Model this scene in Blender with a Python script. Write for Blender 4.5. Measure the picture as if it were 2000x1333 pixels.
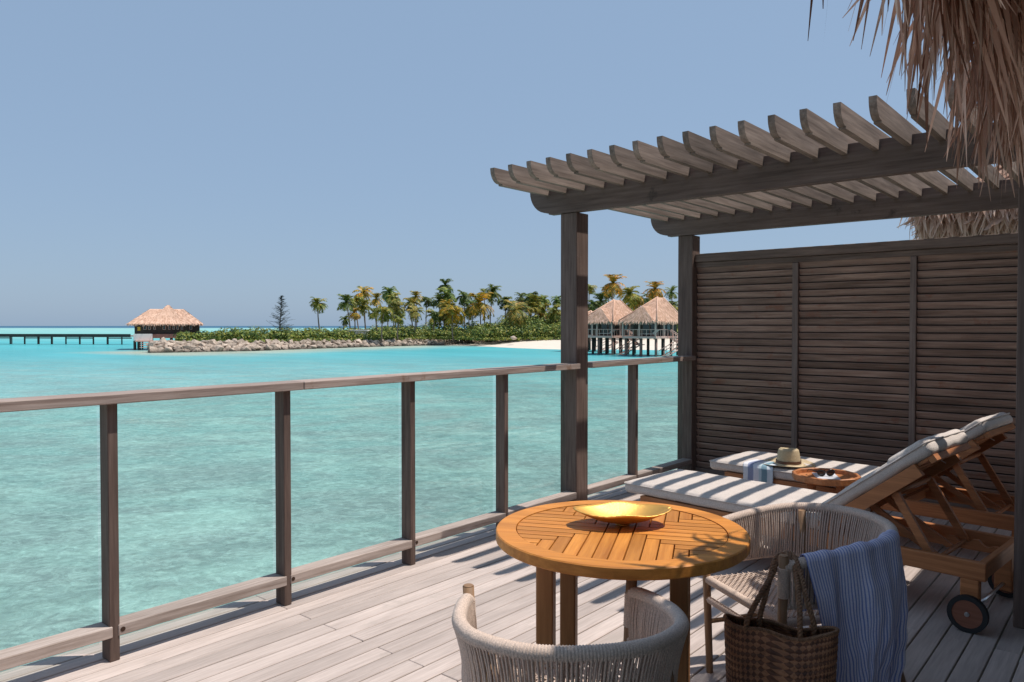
import bpy, math, random
from mathutils import Vector, Matrix
R = math.radians
random.seed(7)
for o in list(bpy.data.objects): bpy.data.objects.remove(o)
sc = bpy.context.scene
col = sc.collection

# ------------------------------------------------------------ camera, sky, sun
FPX = 1480.0
PITCH = math.atan(29.5 / FPX)
AZ = math.atan(1250 * math.cos(PITCH) / FPX)          # view direction, measured from +X
cam = bpy.data.cameras.new('camera'); camo = bpy.data.objects.new('camera', cam); col.objects.link(camo)
cam.sensor_width = 36; cam.lens = FPX / 2000 * 36; cam.clip_start = .05; cam.clip_end = 60000
camo.location = (0, 0, 1.5)
camo.rotation_euler = (math.pi / 2 - PITCH, 0, AZ - math.pi / 2)
sc.camera = camo
SUN = Vector((.31, -.305, 1)).normalized()            # towards the sun
EL = math.asin(SUN.z)
world = bpy.data.worlds.new('World'); sc.world = world; world.use_nodes = True
wn = world.node_tree; wn.nodes.clear()
sky = wn.nodes.new('ShaderNodeTexSky'); sky.sky_type = 'NISHITA'; sky.sun_disc = False
sky.sun_elevation = EL; sky.sun_rotation = math.atan2(SUN.x, SUN.y)
sky.altitude = 0; sky.air_density = 1.0; sky.dust_density = 1.0; sky.ozone_density = 1.0
hs = wn.nodes.new('ShaderNodeHueSaturation'); hs.inputs['Saturation'].default_value = .92
hs.inputs['Value'].default_value = 1.0; hs.inputs['Hue'].default_value = .505
bg = wn.nodes.new('ShaderNodeBackground'); bg.inputs[1].default_value = .118
wo = wn.nodes.new('ShaderNodeOutputWorld')
wn.links.new(sky.outputs[0], hs.inputs['Color']); mxs = wn.nodes.new('ShaderNodeMix'); mxs.data_type = 'RGBA'; mxs.inputs[0].default_value = .78     # thin even haze over the whole sky
mxs.inputs[7].default_value = (2.26, 3.28, 4.70, 1)
wn.links.new(hs.outputs[0], mxs.inputs[6]); wn.links.new(mxs.outputs[2], bg.inputs[0]); wn.links.new(bg.outputs[0], wo.inputs[0])
sl = bpy.data.lights.new('sun', 'SUN'); sl.energy = 4.2; sl.angle = R(.53); sl.color = (1, .945, .87)
so = bpy.data.objects.new('sun', sl); col.objects.link(so)
so.rotation_euler = SUN.to_track_quat('Z', 'Y').to_euler()
sc.view_settings.view_transform = 'Standard'; sc.view_settings.look = 'None'
sc.view_settings.exposure = .14; sc.view_settings.gamma = 1; sc.view_settings.use_curve_mapping = False
sc.render.engine = 'CYCLES'
sc.cycles.max_bounces = 8; sc.cycles.transparent_max_bounces = 16

# ------------------------------------------------------------ helpers
def tag(o, label=None, cat=None, group=None, kind=None):
    if label: o['label'] = label
    if cat: o['category'] = cat
    if group: o['group'] = group
    if kind: o['kind'] = kind
    return o
def empty(name, loc=(0, 0, 0), rz=0, label=None, cat=None, group=None):
    o = bpy.data.objects.new(name, None); col.objects.link(o)
    o.location = loc; o.rotation_euler = (0, 0, rz); o.empty_display_size = .1
    return tag(o, label, cat, group)
def origin(o):
    v = Vector((0, 0, 0))
    while o is not None: v = v + Vector(o.location); o = o.parent
    return v
class MB:
    def __init__(s): s.v = []; s.f = []; s.sm = []; s.uv = {}
    def add(s, vs, fs, smooth=False, uvs=None):
        b = len(s.v); s.v += [Vector(p) for p in vs]
        for i, f in enumerate(fs):
            if uvs: s.uv[len(s.f)] = [uvs[k] for k in f]
            s.f.append([b + k for k in f]); s.sm.append(smooth)
        return s
    def box(s, x0, x1, y0, y1, z0, z1, c=.003, M=None):
        mid = Vector(((x0 + x1) / 2, (y0 + y1) / 2, (z0 + z1) / 2)); h = Vector((abs(x1 - x0) / 2, abs(y1 - y0) / 2, abs(z1 - z0) / 2))
        c = min(c, min(h) * .45)
        sg = [(a, b, d) for a in (-1, 1) for b in (-1, 1) for d in (-1, 1)]
        vs = []; ix = {}
        for t in sg:
            for a in range(3):
                p = [t[k] * (h[k] if k == a else h[k] - c) for k in range(3)]
                ix[(t, a)] = len(vs); vs.append(Vector(p))
        fs = []
        for a in range(3):
            o1, o2 = (a + 1) % 3, (a + 2) % 3
            for q in (-1, 1):
                f = []
                for (m, n) in ((-1, -1), (1, -1), (1, 1), (-1, 1)):
                    t = [0, 0, 0]; t[a] = q; t[o1] = m; t[o2] = n; f.append(ix[(tuple(t), a)])
                fs.append(f)
            for m in (-1, 1):
                for n in (-1, 1):
                    t1 = [0, 0, 0]; t1[o1] = m; t1[o2] = n; t2 = list(t1); t1[a] = -1; t2[a] = 1
                    fs.append([ix[(tuple(t1), o1)], ix[(tuple(t2), o1)], ix[(tuple(t2), o2)], ix[(tuple(t1), o2)]])
        for t in sg: fs.append([ix[(t, 0)], ix[(t, 1)], ix[(t, 2)]])
        out = []
        for f in fs:
            n = (vs[f[1]] - vs[f[0]]).cross(vs[f[2]] - vs[f[0]])
            cc = sum((vs[k] for k in f), Vector()) / len(f)
            out.append(f if n.dot(cc) > 0 else f[::-1])
        vs = [v + mid for v in vs]
        if M is not None: vs = [M @ v for v in vs]
        return s.add(vs, out)
    def prism(s, poly, axis, t0, t1, M=None):            # poly: 2D points in the two other axes
        def P(a, b, t):
            if axis == 'x': return Vector((t, a, b))
            if axis == 'y': return Vector((a, t, b))
            return Vector((a, b, t))
        n = len(poly); vs = [P(a, b, t0) for a, b in poly] + [P(a, b, t1) for a, b in poly]
        area = sum(poly[i][0] * poly[(i + 1) % n][1] - poly[(i + 1) % n][0] * poly[i][1] for i in range(n))
        flip = (area > 0) == (axis != 'y')
        if t1 < t0: flip = not flip
        fs = [list(range(n)), list(range(n, 2 * n))[::-1]] + [[i, i + n, (i + 1) % n + n, (i + 1) % n] for i in range(n)]
        if flip: fs = [f[::-1] for f in fs]
        if M is not None: vs = [M @ v for v in vs]
        return s.add(vs, fs)
    def tube(s, pts, r, seg=8, cap=True, closed=False, flat=1.0, smooth=True):
        pts = [Vector(p) for p in pts]; n = len(pts)
        rr = r if isinstance(r, (list, tuple)) else [r] * n
        up = None; vs = []
        for i, p in enumerate(pts):
            a = pts[i - 1] if (i > 0 or closed) else p; b = pts[(i + 1) % n] if (i < n - 1 or closed) else p
            t = (b - a)
            if t.length < 1e-9: t = Vector((0, 0, 1))
            t.normalize()
            if up is None:
                up = Vector((0, 0, 1)) if abs(t.z) < .9 else Vector((1, 0, 0))
            up = (up - t * up.dot(t))
            if up.length < 1e-6: up = Vector((1, 0, 0)) - t * t.x
            up.normalize(); sd = t.cross(up)
            for k in range(seg):
                an = 2 * math.pi * k / seg
                vs.append(p + (up * math.cos(an) * flat + sd * math.sin(an)) * rr[i])
        fs = []
        m = n if closed else n - 1
        for i in range(m):
            for k in range(seg):
                a = i * seg + k; b = i * seg + (k + 1) % seg; c = ((i + 1) % n) * seg + (k + 1) % seg; d = ((i + 1) % n) * seg + k
                fs.append([a, d, c, b][::-1])
        s.add(vs, fs, smooth)
        if cap and not closed:
            b = len(s.v) - n * seg
            s.f.append([b + k for k in range(seg)][::-1]); s.sm.append(False)
            s.f.append([b + (n - 1) * seg + k for k in range(seg)]); s.sm.append(False)
        return s
    def grid(s, fn, nu, nv, smooth=True, uv=True, wrap=False):
        vs = []; uvs = []
        for j in range(nv + 1):
            for i in range(nu + 1):
                u = i / nu; v = j / nv; vs.append(Vector(fn(u, v))); uvs.append((u, v))
        fs = [[j * (nu + 1) + i, j * (nu + 1) + i + 1, (j + 1) * (nu + 1) + i + 1, (j + 1) * (nu + 1) + i] for j in range(nv) for i in range(nu)]
        return s.add(vs, fs, smooth, uvs if uv else None)
    def lathe(s, prof, seg=32, c=(0, 0, 0), smooth=True, closed=False):
        c = Vector(c); n = len(prof); vs = []
        for (r, z) in prof:
            for k in range(seg):
                a = 2 * math.pi * k / seg; vs.append(c + Vector((r * math.cos(a), r * math.sin(a), z)))
        fs = []
        for i in range(n if closed else n - 1):
            for k in range(seg):
                j = (i + 1) % n
                fs.append([i * seg + k, i * seg + (k + 1) % seg, j * seg + (k + 1) % seg, j * seg + k])
        return s.add(vs, fs, smooth)
    def mesh(s, name, m, off=Vector((0, 0, 0))):
        me = bpy.data.meshes.new(name)
        me.from_pydata([tuple(v - off) for v in s.v], [], s.f)
        me.polygons.foreach_set('use_smooth', s.sm)
        if s.uv:
            ul = me.uv_layers.new(name='UVMap')
            for pi, uvs in s.uv.items():
                p = me.polygons[pi]
                for k, li in enumerate(p.loop_indices): ul.data[li].uv = uvs[k]
        if m: me.materials.append(m)
        return me
    def build(s, name, m, parent=None, local=False, **kw):
        off = Vector((0, 0, 0)) if (local or parent is None) else origin(parent)
        me = s.mesh(name, m, off)
        o = bpy.data.objects.new(name, me); col.objects.link(o); o.parent = parent
        return tag(o, **kw)
def inst(name, me, parent=None, loc=(0, 0, 0), rot=(0, 0, 0), scale=(1, 1, 1), **kw):
    o = bpy.data.objects.new(name, me); col.objects.link(o); o.parent = parent
    o.location = Vector(loc) - (origin(parent) if parent and not kw.pop('loc_local', False) else Vector((0, 0, 0)))
    kw.pop('loc_local', None)
    o.rotation_euler = rot; o.scale = scale
    return tag(o, **kw)
def kids(o): return [c for c in bpy.data.objects if c.parent is o]
def copy_tree(o, parent=None):
    ch = kids(o); c = o.copy(); col.objects.link(c)
    if parent is not None: c.parent = parent
    for k in ch: copy_tree(k, c)
    return c
def at(u, d, z=0.0):
    L = (u - 1000) / FPX * d
    return Vector((d * math.cos(AZ) + L * math.sin(AZ), d * math.sin(AZ) - L * math.cos(AZ), z))

# ------------------------------------------------------------ materials
def newmat(name):
    m = bpy.data.materials.new(name); m.use_nodes = True
    nt = m.node_tree; b = nt.nodes['Principled BSDF']
    return m, nt, b
def N(nt, t, **kw):
    n = nt.nodes.new(t)
    for k, v in kw.items():
        if k in n.inputs: n.inputs[k].default_value = v
        else: setattr(n, k, v)
    return n
def ramp(nt, fac, stops, interp='LINEAR'):
    r = nt.nodes.new('ShaderNodeValToRGB'); r.color_ramp.interpolation = interp
    e = r.color_ramp.elements
    while len(e) < len(stops): e.new(.5)
    for i, (p, c) in enumerate(stops):
        e[i].position = p; e[i].color = (c, c, c, 1) if isinstance(c, (int, float)) else (*c, 1)
    nt.links.new(fac, r.inputs[0]); return r.outputs[0]
def mixc(nt, fac, a, b, mode='MIX'):
    m = nt.nodes.new('ShaderNodeMix'); m.data_type = 'RGBA'; m.blend_type = mode
    for s_, x in ((m.inputs[0], fac), (m.inputs[6], a), (m.inputs[7], b)):
        if hasattr(x, 'is_linked') or hasattr(x, 'node'): nt.links.new(x, s_)
        elif isinstance(x, (tuple, list)): s_.default_value = (*x, 1)
        else: s_.default_value = x
    return m.outputs[2]
def math_(nt, op, a, b=0.0, clamp=False):
    m = nt.nodes.new('ShaderNodeMath'); m.operation = op; m.use_clamp = clamp
    for s_, x in ((m.inputs[0], a), (m.inputs[1], b)):
        if isinstance(x, (int, float)): s_.default_value = x
        else: nt.links.new(x, s_)
    return m.outputs[0]
def bump(nt, b, h, strength=.3, dist=.005):
    bp = nt.nodes.new('ShaderNodeBump'); bp.inputs['Strength'].default_value = strength; bp.inputs['Distance'].default_value = dist
    nt.links.new(h, bp.inputs['Height']); nt.links.new(bp.outputs[0], b.inputs['Normal']); return bp
def wood(name, ca, cb, axis='x', rough=.7, grain=60, var=.25, stain=None, bmp=.4, spec=.3, knots=0):
    m, nt, b = newmat(name)
    tc = N(nt, 'ShaderNodeTexCoord'); oi = N(nt, 'ShaderNodeObjectInfo')
    ad = N(nt, 'ShaderNodeVectorMath', operation='ADD'); ml = N(nt, 'ShaderNodeVectorMath', operation='SCALE'); ml.inputs['Scale'].default_value = 37.0
    cb3 = N(nt, 'ShaderNodeCombineXYZ')
    for i in range(3): nt.links.new(oi.outputs['Random'], cb3.inputs[i])
    nt.links.new(cb3.outputs[0], ml.inputs[0]); nt.links.new(tc.outputs['Object'], ad.inputs[0]); nt.links.new(ml.outputs[0], ad.inputs[1])
    mp = N(nt, 'ShaderNodeMapping'); s = [grain] * 3; s['xyz'.index(axis)] = grain * .05
    mp.inputs['Scale'].default_value = s; nt.links.new(ad.outputs[0], mp.inputs['Vector'])
    n1 = N(nt, 'ShaderNodeTexNoise', Scale=1.0, Detail=6, Roughness=.65); nt.links.new(mp.outputs[0], n1.inputs['Vector'])
    mp2 = N(nt, 'ShaderNodeMapping'); s = [7.] * 3; s['xyz'.index(axis)] = 1.6
    mp2.inputs['Scale'].default_value = s; nt.links.new(ad.outputs[0], mp2.inputs['Vector'])
    n2 = N(nt, 'ShaderNodeTexNoise', Scale=1.0, Detail=4); nt.links.new(mp2.outputs[0], n2.inputs['Vector'])
    c = ramp(nt, n1.outputs[0], [(.3, ca), (.7, cb)])
    v = ramp(nt, n2.outputs[0], [(.3, 1 - var), (.7, 1 + var * .6)])
    c = mixc(nt, 1.0, c, v, 'MULTIPLY')
    rv = ramp(nt, oi.outputs['Random'], [(0, 1 - var * .8), (1, 1 + var * .7)])
    c = mixc(nt, 1.0, c, rv, 'MULTIPLY')
    if stain:
        n3 = N(nt, 'ShaderNodeTexNoise', Scale=3.1, Detail=5, Roughness=.7); nt.links.new(ad.outputs[0], n3.inputs['Vector'])
        f = ramp(nt, n3.outputs[0], [(stain[1], 0.0), (stain[1] + .08, stain[2])])
        c = mixc(nt, f, c, stain[0])
    nt.links.new(c, b.inputs['Base Color']); b.inputs['Roughness'].default_value = rough
    b.inputs['Specular IOR Level'].default_value = spec
    bump(nt, b, n1.outputs[0], bmp, .004)
    return m
def plain(name, c, rough=.6, metal=0, spec=.4, noise=0, nscale=20, bmp=0):
    m, nt, b = newmat(name)
    b.inputs['Base Color'].default_value = (*c, 1); b.inputs['Roughness'].default_value = rough
    b.inputs['Metallic'].default_value = metal; b.inputs['Specular IOR Level'].default_value = spec
    if noise or bmp:
        tc = N(nt, 'ShaderNodeTexCoord'); n = N(nt, 'ShaderNodeTexNoise', Scale=nscale, Detail=4); nt.links.new(tc.outputs['Object'], n.inputs['Vector'])
        if noise:
            nt.links.new(ramp(nt, n.outputs[0], [(.3, tuple(k * (1 - noise) for k in c)), (.7, tuple(min(1, k * (1 + noise)) for k in c))]), b.inputs['Base Color'])
        if bmp: bump(nt, b, n.outputs[0], bmp, .01)
    return m
GREY_A, GREY_B = (.10, .064, .052), (.205, .142, .117)
M_post = wood('weathered post timber', GREY_A, GREY_B, 'z', .75, 55, .22)
M_beamY = wood('weathered beam timber', (.125, .083, .067), (.235, .165, .138), 'y', .75, 45, .22, ((.05, .038, .034), .62, .7))
M_rafter = wood('weathered rafter timber', (.15, .108, .085), (.32, .245, .20), 'x', .75, 45, .25, ((.16, .09, .05), .66, .6))
M_rail = wood('weathered rail timber', (.23, .162, .133), (.47, .375, .33), 'x', .75, 60, .15, ((.20, .095, .04), .61, .75))
M_lowrail = wood('weathered low rail timber', (.27, .205, .172), (.52, .43, .385), 'x', .75, 60, .15)
M_deck = wood('weathered deck board', (.41, .335, .30), (.57, .475, .43), 'x', .72, 80, .15, ((.40, .34, .30), .60, .5), .35)
M_slat = wood('louvre timber', (.20, .118, .088), (.40, .268, .212), 'y', .7, 55, .30, ((.26, .10, .06), .58, .55))
M_stile = wood('louvre frame timber', (.125, .088, .073), (.25, .185, .158), 'z', .7, 55, .25)
M_caprail = wood('louvre cap timber', (.125, .084, .066), (.27, .19, .155), 'y', .7, 55, .25)
TE_A, TE_B = (.42, .142, .022), (.66, .27, .052)
M_teakx = wood('oiled teak', TE_A, TE_B, 'x', .5, 50, .22, None, .15, .4)
M_teaky = wood('oiled teak across', TE_A, TE_B, 'y', .5, 50, .22, None, .15, .4)
M_teakz = wood('oiled teak leg', (.25, .11, .035), (.42, .20, .075), 'z', .5, 50, .14, None, .15, .4)
LT_A, LT_B = (.30, .105, .038), (.52, .21, .08)
M_lteaky = wood('lounger teak', LT_A, LT_B, 'y', .5, 50, .18, None, .2, .4)
M_lteakx = wood('lounger teak across', LT_A, LT_B, 'x', .5, 50, .18, None, .2, .4)
M_chairwood = wood('chair wood', (.22, .12, .06), (.38, .225, .125), 'z', .55, 60, .15, None, .2, .4)
M_brass = None

def fabric(name, c, scale=700, weave=.25):
    m, nt, b = newmat(name)
    tc = N(nt, 'ShaderNodeTexCoord')
    n = N(nt, 'ShaderNodeTexNoise', Scale=scale * .3, Detail=3); nt.links.new(tc.outputs['Object'], n.inputs['Vector'])
    n2 = N(nt, 'ShaderNodeTexNoise', Scale=9., Detail=4); nt.links.new(tc.outputs['Object'], n2.inputs['Vector'])
    c1 = ramp(nt, n.outputs[0], [(.35, tuple(k * (1 - weave * .6) for k in c)), (.65, tuple(k * (1 + weave * .5) for k in c))])
    c2 = mixc(nt, 1.0, c1, ramp(nt, n2.outputs[0], [(.3, .93), (.7, 1.04)]), 'MULTIPLY')
    nt.links.new(c2, b.inputs['Base Color']); b.inputs['Roughness'].default_value = .95; b.inputs['Specular IOR Level'].default_value = .15
    b.inputs['Sheen Weight'].default_value = .15
    mx = math_(nt, 'ADD', math_(nt, 'MULTIPLY', n2.outputs[0], 9.0), n.outputs[0])
    bump(nt, b, mx, .35, .003)
    return m
M_cush = fabric('pale cushion fabric', (.60, .52, .47))
M_rope = fabric('beige rope', (.60, .465, .385), 900, .35)
M_rope_dark = fabric('beige rope panel', (.56, .43, .355), 900, .35)

def stripes(name, axis_u, bands, base_noise=.05, freq=None, cols=None):
    m, nt, b = newmat(name)
    uv = N(nt, 'ShaderNodeUVMap'); sp = N(nt, 'ShaderNodeSeparateXYZ'); nt.links.new(uv.outputs[0], sp.inputs[0])
    x = sp.outputs[0 if axis_u else 1]
    if freq:
        x = math_(nt, 'FRACT', math_(nt, 'MULTIPLY', x, freq))
    c = ramp(nt, x, bands, 'LINEAR' if freq else 'CONSTANT')
    tc = N(nt, 'ShaderNodeTexCoord')
    n = N(nt, 'ShaderNodeTexNoise', Scale=260., Detail=3); nt.links.new(tc.outputs['Object'], n.inputs['Vector'])
    c = mixc(nt, 1.0, c, ramp(nt, n.outputs[0], [(.3, .85), (.7, 1.08)]), 'MULTIPLY')
    nt.links.new(c, b.inputs['Base Color']); b.inputs['Roughness'].default_value = .95; b.inputs['Specular IOR Level'].default_value = .1
    bump(nt, b, n.outputs[0], .3, .002)
    return m, nt, b
M_towel, _, _ = stripes('striped towel', True, [(0, (.70, .69, .72)), (.16, (.30, .33, .47)), (.34, (.72, .70, .74)), (.52, (.50, .58, .62)), (.62, (.20, .31, .37)), (.80, (.62, .66, .70))])
M_shirt, snt, sb = stripes('blue and white striped linen', True,
    [(0, (.26, .31, .62)), (.26, (.28, .33, .65)), (.42, (.84, .79, .88)), (.84, (.86, .81, .90)), (1.0, (.26, .31, .62))], freq=42)
tr = N(snt, 'ShaderNodeBsdfTranslucent'); tr.inputs['Color'].default_value = (.33, .38, .62, 1)
ms = N(snt, 'ShaderNodeMixShader'); ms.inputs[0].default_value = .22
snt.links.new(sb.outputs[0], ms.inputs[1]); snt.links.new(tr.outputs[0], ms.inputs[2])
snt.links.new(ms.outputs[0], snt.nodes['Material Output'].inputs['Surface'])

def leafmat(name, stops, rough=.6, trans=.25, pos_scale=1.5, use_color=False, spec=.3):
    m, nt, b = newmat(name)
    ge = N(nt, 'ShaderNodeNewGeometry'); oi = N(nt, 'ShaderNodeObjectInfo')
    r = math_(nt, 'FRACT', math_(nt, 'ADD', ge.outputs['Random Per Island'], oi.outputs['Random']))
    n = N(nt, 'ShaderNodeTexNoise', Scale=pos_scale, Detail=3); nt.links.new(ge.outputs['Position'], n.inputs['Vector'])
    f = math_(nt, 'ADD', math_(nt, 'MULTIPLY', r, .5), math_(nt, 'MULTIPLY', n.outputs[0], .5))
    c = ramp(nt, f, stops)
    if use_color: c = mixc(nt, 1.0, c, oi.outputs['Color'], 'MULTIPLY')
    nt.links.new(c, b.inputs['Base Color']); b.inputs['Roughness'].default_value = rough; b.inputs['Specular IOR Level'].default_value = spec
    t = N(nt, 'ShaderNodeBsdfTranslucent'); nt.links.new(c, t.inputs['Color'])
    mx = N(nt, 'ShaderNodeMixShader'); mx.inputs[0].default_value = trans
    nt.links.new(b.outputs[0], mx.inputs[1]); nt.links.new(t.outputs[0], mx.inputs[2])
    nt.links.new(mx.outputs[0], nt.nodes['Material Output'].inputs['Surface'])
    return m
M_thatch = leafmat('dry palm thatch leaf', [(.2, (.18, .072, .042)), (.42, (.46, .235, .16)), (.6, (.66, .40, .295)), (.85, (.88, .64, .52))], .65, .2, 2.5)
M_farthatch = leafmat('sunlit thatch', [(.2, (.44, .26, .175)), (.5, (.62, .39, .28)), (.8, (.74, .50, .375))], .85, 0, 1.2, spec=.1)
M_frond = leafmat('palm frond', [(.2, (.05, .085, .025)), (.45, (.12, .165, .04)), (.6, (.27, .25, .06)), (.8, (.50, .33, .09))], .5, .25, .5, True)
M_bush = leafmat('shrub leaf', [(.25, (.03, .065, .018)), (.42, (.08, .14, .026)), (.56, (.18, .24, .04)), (.75, (.36, .33, .07))], .55, .2, .35)
M_casu = leafmat('casuarina needles', [(.2, (.02, .04, .025)), (.8, (.07, .10, .06))], .7, .1, 1.)
M_trunk = plain('palm trunk bark', (.22, .17, .13), .9, noise=.3, nscale=5)
M_rock = None
def rockmat():
    m, nt, b = newmat('breakwater rock')
    ge = N(nt, 'ShaderNodeNewGeometry'); oi = N(nt, 'ShaderNodeObjectInfo')
    n = N(nt, 'ShaderNodeTexNoise', Scale=2.2, Detail=6, Roughness=.7); nt.links.new(ge.outputs['Position'], n.inputs['Vector'])
    c = ramp(nt, n.outputs[0], [(.3, (.20, .15, .115)), (.5, (.42, .33, .26)), (.7, (.62, .51, .42))])
    c = mixc(nt, 1.0, c, ramp(nt, oi.outputs['Random'], [(0, .72), (1, 1.2)]), 'MULTIPLY')
    sp = N(nt, 'ShaderNodeSeparateXYZ'); nt.links.new(ge.outputs['Position'], sp.inputs[0])
    wet = N(nt, 'ShaderNodeMapRange'); wet.inputs['From Min'].default_value = -1.95; wet.inputs['From Max'].default_value = -1.45; wet.inputs['To Min'].default_value = .22; wet.inputs['To Max'].default_value = 1
    nt.links.new(sp.outputs[2], wet.inputs[0]); c = mixc(nt, 1.0, c, wet.outputs[0], 'MULTIPLY')
    nt.links.new(c, b.inputs['Base Color']); b.inputs['Roughness'].default_value = .9
    bump(nt, b, n.outputs[0], .6, .15)
    return m
M_rock = rockmat()
M_sand = plain('coral sand', (.66, .58, .49), .95, spec=.1, noise=.06, nscale=.6)
M_greywood = plain('distant grey timber', (.26, .15, .12), .85, noise=.2, nscale=1.5)
M_palewood = plain('distant pale timber', (.60, .38, .31), .85, noise=.12, nscale=1.5)
M_darkwall = plain('dark wall boards', (.06, .042, .034), .8, noise=.25, nscale=1.)
M_brownpanel = plain('brown woven panel', (.15, .09, .055), .8, noise=.2, nscale=2.)
M_winglass = plain('window glass', (.03, .05, .055), .08, spec=.6)
M_white = plain('white painted board', (.75, .72, .68), .7)
M_steel = plain('steel bolt', (.6, .6, .6), .3, 1)
M_rubber = plain('black rubber tyre', (.02, .02, .022), .6)
M_wheelwood = wood('wheel disc wood', (.20, .075, .045), (.32, .13, .08), 'y', .5, 40, .1, None, .2)

# ------------------------------------------------------------ water
def water_mat():
    m, nt, b = newmat('lagoon water')
    ge = N(nt, 'ShaderNodeNewGeometry'); P = ge.outputs['Position']
    def dotv(vec):
        d = N(nt, 'ShaderNodeVectorMath', operation='DOT_PRODUCT'); d.inputs[1].default_value = vec; nt.links.new(P, d.inputs[0]); return d.outputs['Value']
    fwd = dotv((math.cos(AZ), math.sin(AZ), 0)); lat = dotv((math.sin(AZ), -math.cos(AZ), 0))
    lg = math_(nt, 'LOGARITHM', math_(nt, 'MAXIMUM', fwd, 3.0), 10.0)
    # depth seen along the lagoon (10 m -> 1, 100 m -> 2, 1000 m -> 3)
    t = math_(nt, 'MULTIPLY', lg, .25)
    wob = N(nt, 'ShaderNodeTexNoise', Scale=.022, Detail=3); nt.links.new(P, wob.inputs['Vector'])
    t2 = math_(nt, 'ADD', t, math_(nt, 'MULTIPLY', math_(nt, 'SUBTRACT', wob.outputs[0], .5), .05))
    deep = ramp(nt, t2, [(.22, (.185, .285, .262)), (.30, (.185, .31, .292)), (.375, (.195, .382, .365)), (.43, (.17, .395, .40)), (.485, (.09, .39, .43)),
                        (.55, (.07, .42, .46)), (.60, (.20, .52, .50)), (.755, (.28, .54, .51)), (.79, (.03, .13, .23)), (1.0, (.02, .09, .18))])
    # sandy shallows in front of the breakwater and the beach
    a = at(300, 98); c_ = at(960, 162); tt = (c_ - a).normalized(); nrm = Vector((tt.y, -tt.x, 0))
    if nrm.dot(at(600, 50) - a) < 0: nrm = -nrm
    sd = N(nt, 'ShaderNodeVectorMath', operation='DOT_PRODUCT'); sd.inputs[1].default_value = nrm
    sb_ = N(nt, 'ShaderNodeVectorMath', operation='SUBTRACT'); sb_.inputs[1].default_value = a; nt.links.new(P, sb_.inputs[0]); nt.links.new(sb_.outputs[0], sd.inputs[0])
    al = N(nt, 'ShaderNodeVectorMath', operation='DOT_PRODUCT'); al.inputs[1].default_value = tt; nt.links.new(sb_.outputs[0], al.inputs[0])
    wn_ = N(nt, 'ShaderNodeTexNoise', Scale=.09, Detail=4, Distortion=.6); nt.links.new(P, wn_.inputs['Vector'])
    dist = math_(nt, 'ADD', sd.outputs['Value'], math_(nt, 'MULTIPLY', math_(nt, 'SUBTRACT', wn_.outputs[0], .5), 16.0))
    f1 = N(nt, 'ShaderNodeMapRange'); f1.inputs['From Min'].default_value = 2; f1.inputs['From Max'].default_value = 26; f1.inputs['To Min'].default_value = 1; f1.inputs['To Max'].default_value = 0; f1.interpolation_type = 'SMOOTHERSTEP'
    nt.links.new(dist, f1.inputs[0])
    f2 = N(nt, 'ShaderNodeMapRange'); f2.inputs['From Min'].default_value = -9; f2.inputs['From Max'].default_value = 0; nt.links.new(al.outputs['Value'], f2.inputs[0]); f2.interpolation_type = 'SMOOTHERSTEP'
    f3 = N(nt, 'ShaderNodeMapRange'); f3.inputs['From Min'].default_value = -14; f3.inputs['From Max'].default_value = -5; nt.links.new(sd.outputs['Value'], f3.inputs[0])
    fs = math_(nt, 'MULTIPLY', math_(nt, 'MULTIPLY', f1.outputs[0], f2.outputs[0]), f3.outputs[0])
    c = mixc(nt, math_(nt, 'MULTIPLY', fs, .80), deep, (.46, .45, .34))
    # seabed mottling: grey coral patches and pale sand
    mp = N(nt, 'ShaderNodeCombineXYZ'); nt.links.new(fwd, mp.inputs[0]); nt.links.new(math_(nt, 'MULTIPLY', lat, .74), mp.inputs[1])
    n1 = N(nt, 'ShaderNodeTexNoise', Scale=.42, Detail=6, Roughness=.58, Distortion=.9); nt.links.new(mp.outputs[0], n1.inputs['Vector'])
    n2 = N(nt, 'ShaderNodeTexNoise', Scale=1.9, Detail=4, Roughness=.6, Distortion=1.8); nt.links.new(mp.outputs[0], n2.inputs['Vector'])
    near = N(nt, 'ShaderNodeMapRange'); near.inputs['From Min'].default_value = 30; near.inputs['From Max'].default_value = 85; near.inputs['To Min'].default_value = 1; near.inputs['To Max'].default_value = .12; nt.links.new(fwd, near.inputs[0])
    g = ramp(nt, n1.outputs[0], [(.40, 0.0), (.60, .70)])
    c = mixc(nt, math_(nt, 'MULTIPLY', g, near.outputs[0]), c, (.195, .275, .265))
    n1b = N(nt, 'ShaderNodeTexNoise', Scale=.50, Detail=6, Roughness=.60, Distortion=1.0); 
    off = N(nt, 'ShaderNodeVectorMath', operation='ADD'); off.inputs[1].default_value = (31, 17, 5); nt.links.new(mp.outputs[0], off.inputs[0]); nt.links.new(off.outputs[0], n1b.inputs['Vector'])
    h = ramp(nt, n1b.outputs[0], [(.50, 0.0), (.68, .55)])
    c = mixc(nt, math_(nt, 'MULTIPLY', h, near.outputs[0]), c, (.33, .52, .47))
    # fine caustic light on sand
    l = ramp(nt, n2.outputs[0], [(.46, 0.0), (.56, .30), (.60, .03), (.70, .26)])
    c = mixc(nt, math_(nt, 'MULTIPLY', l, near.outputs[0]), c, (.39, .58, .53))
    n5 = N(nt, 'ShaderNodeTexNoise', Scale=4.6, Detail=7, Roughness=.68, Distortion=1.3); nt.links.new(mp.outputs[0], n5.inputs['Vector'])
    c = mixc(nt, near.outputs[0], c, mixc(nt, 1.0, c, ramp(nt, n5.outputs[0], [(.34, .78), (.5, .98), (.62, 1.16), (.70, 1.34)]), 'MULTIPLY'))
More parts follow.
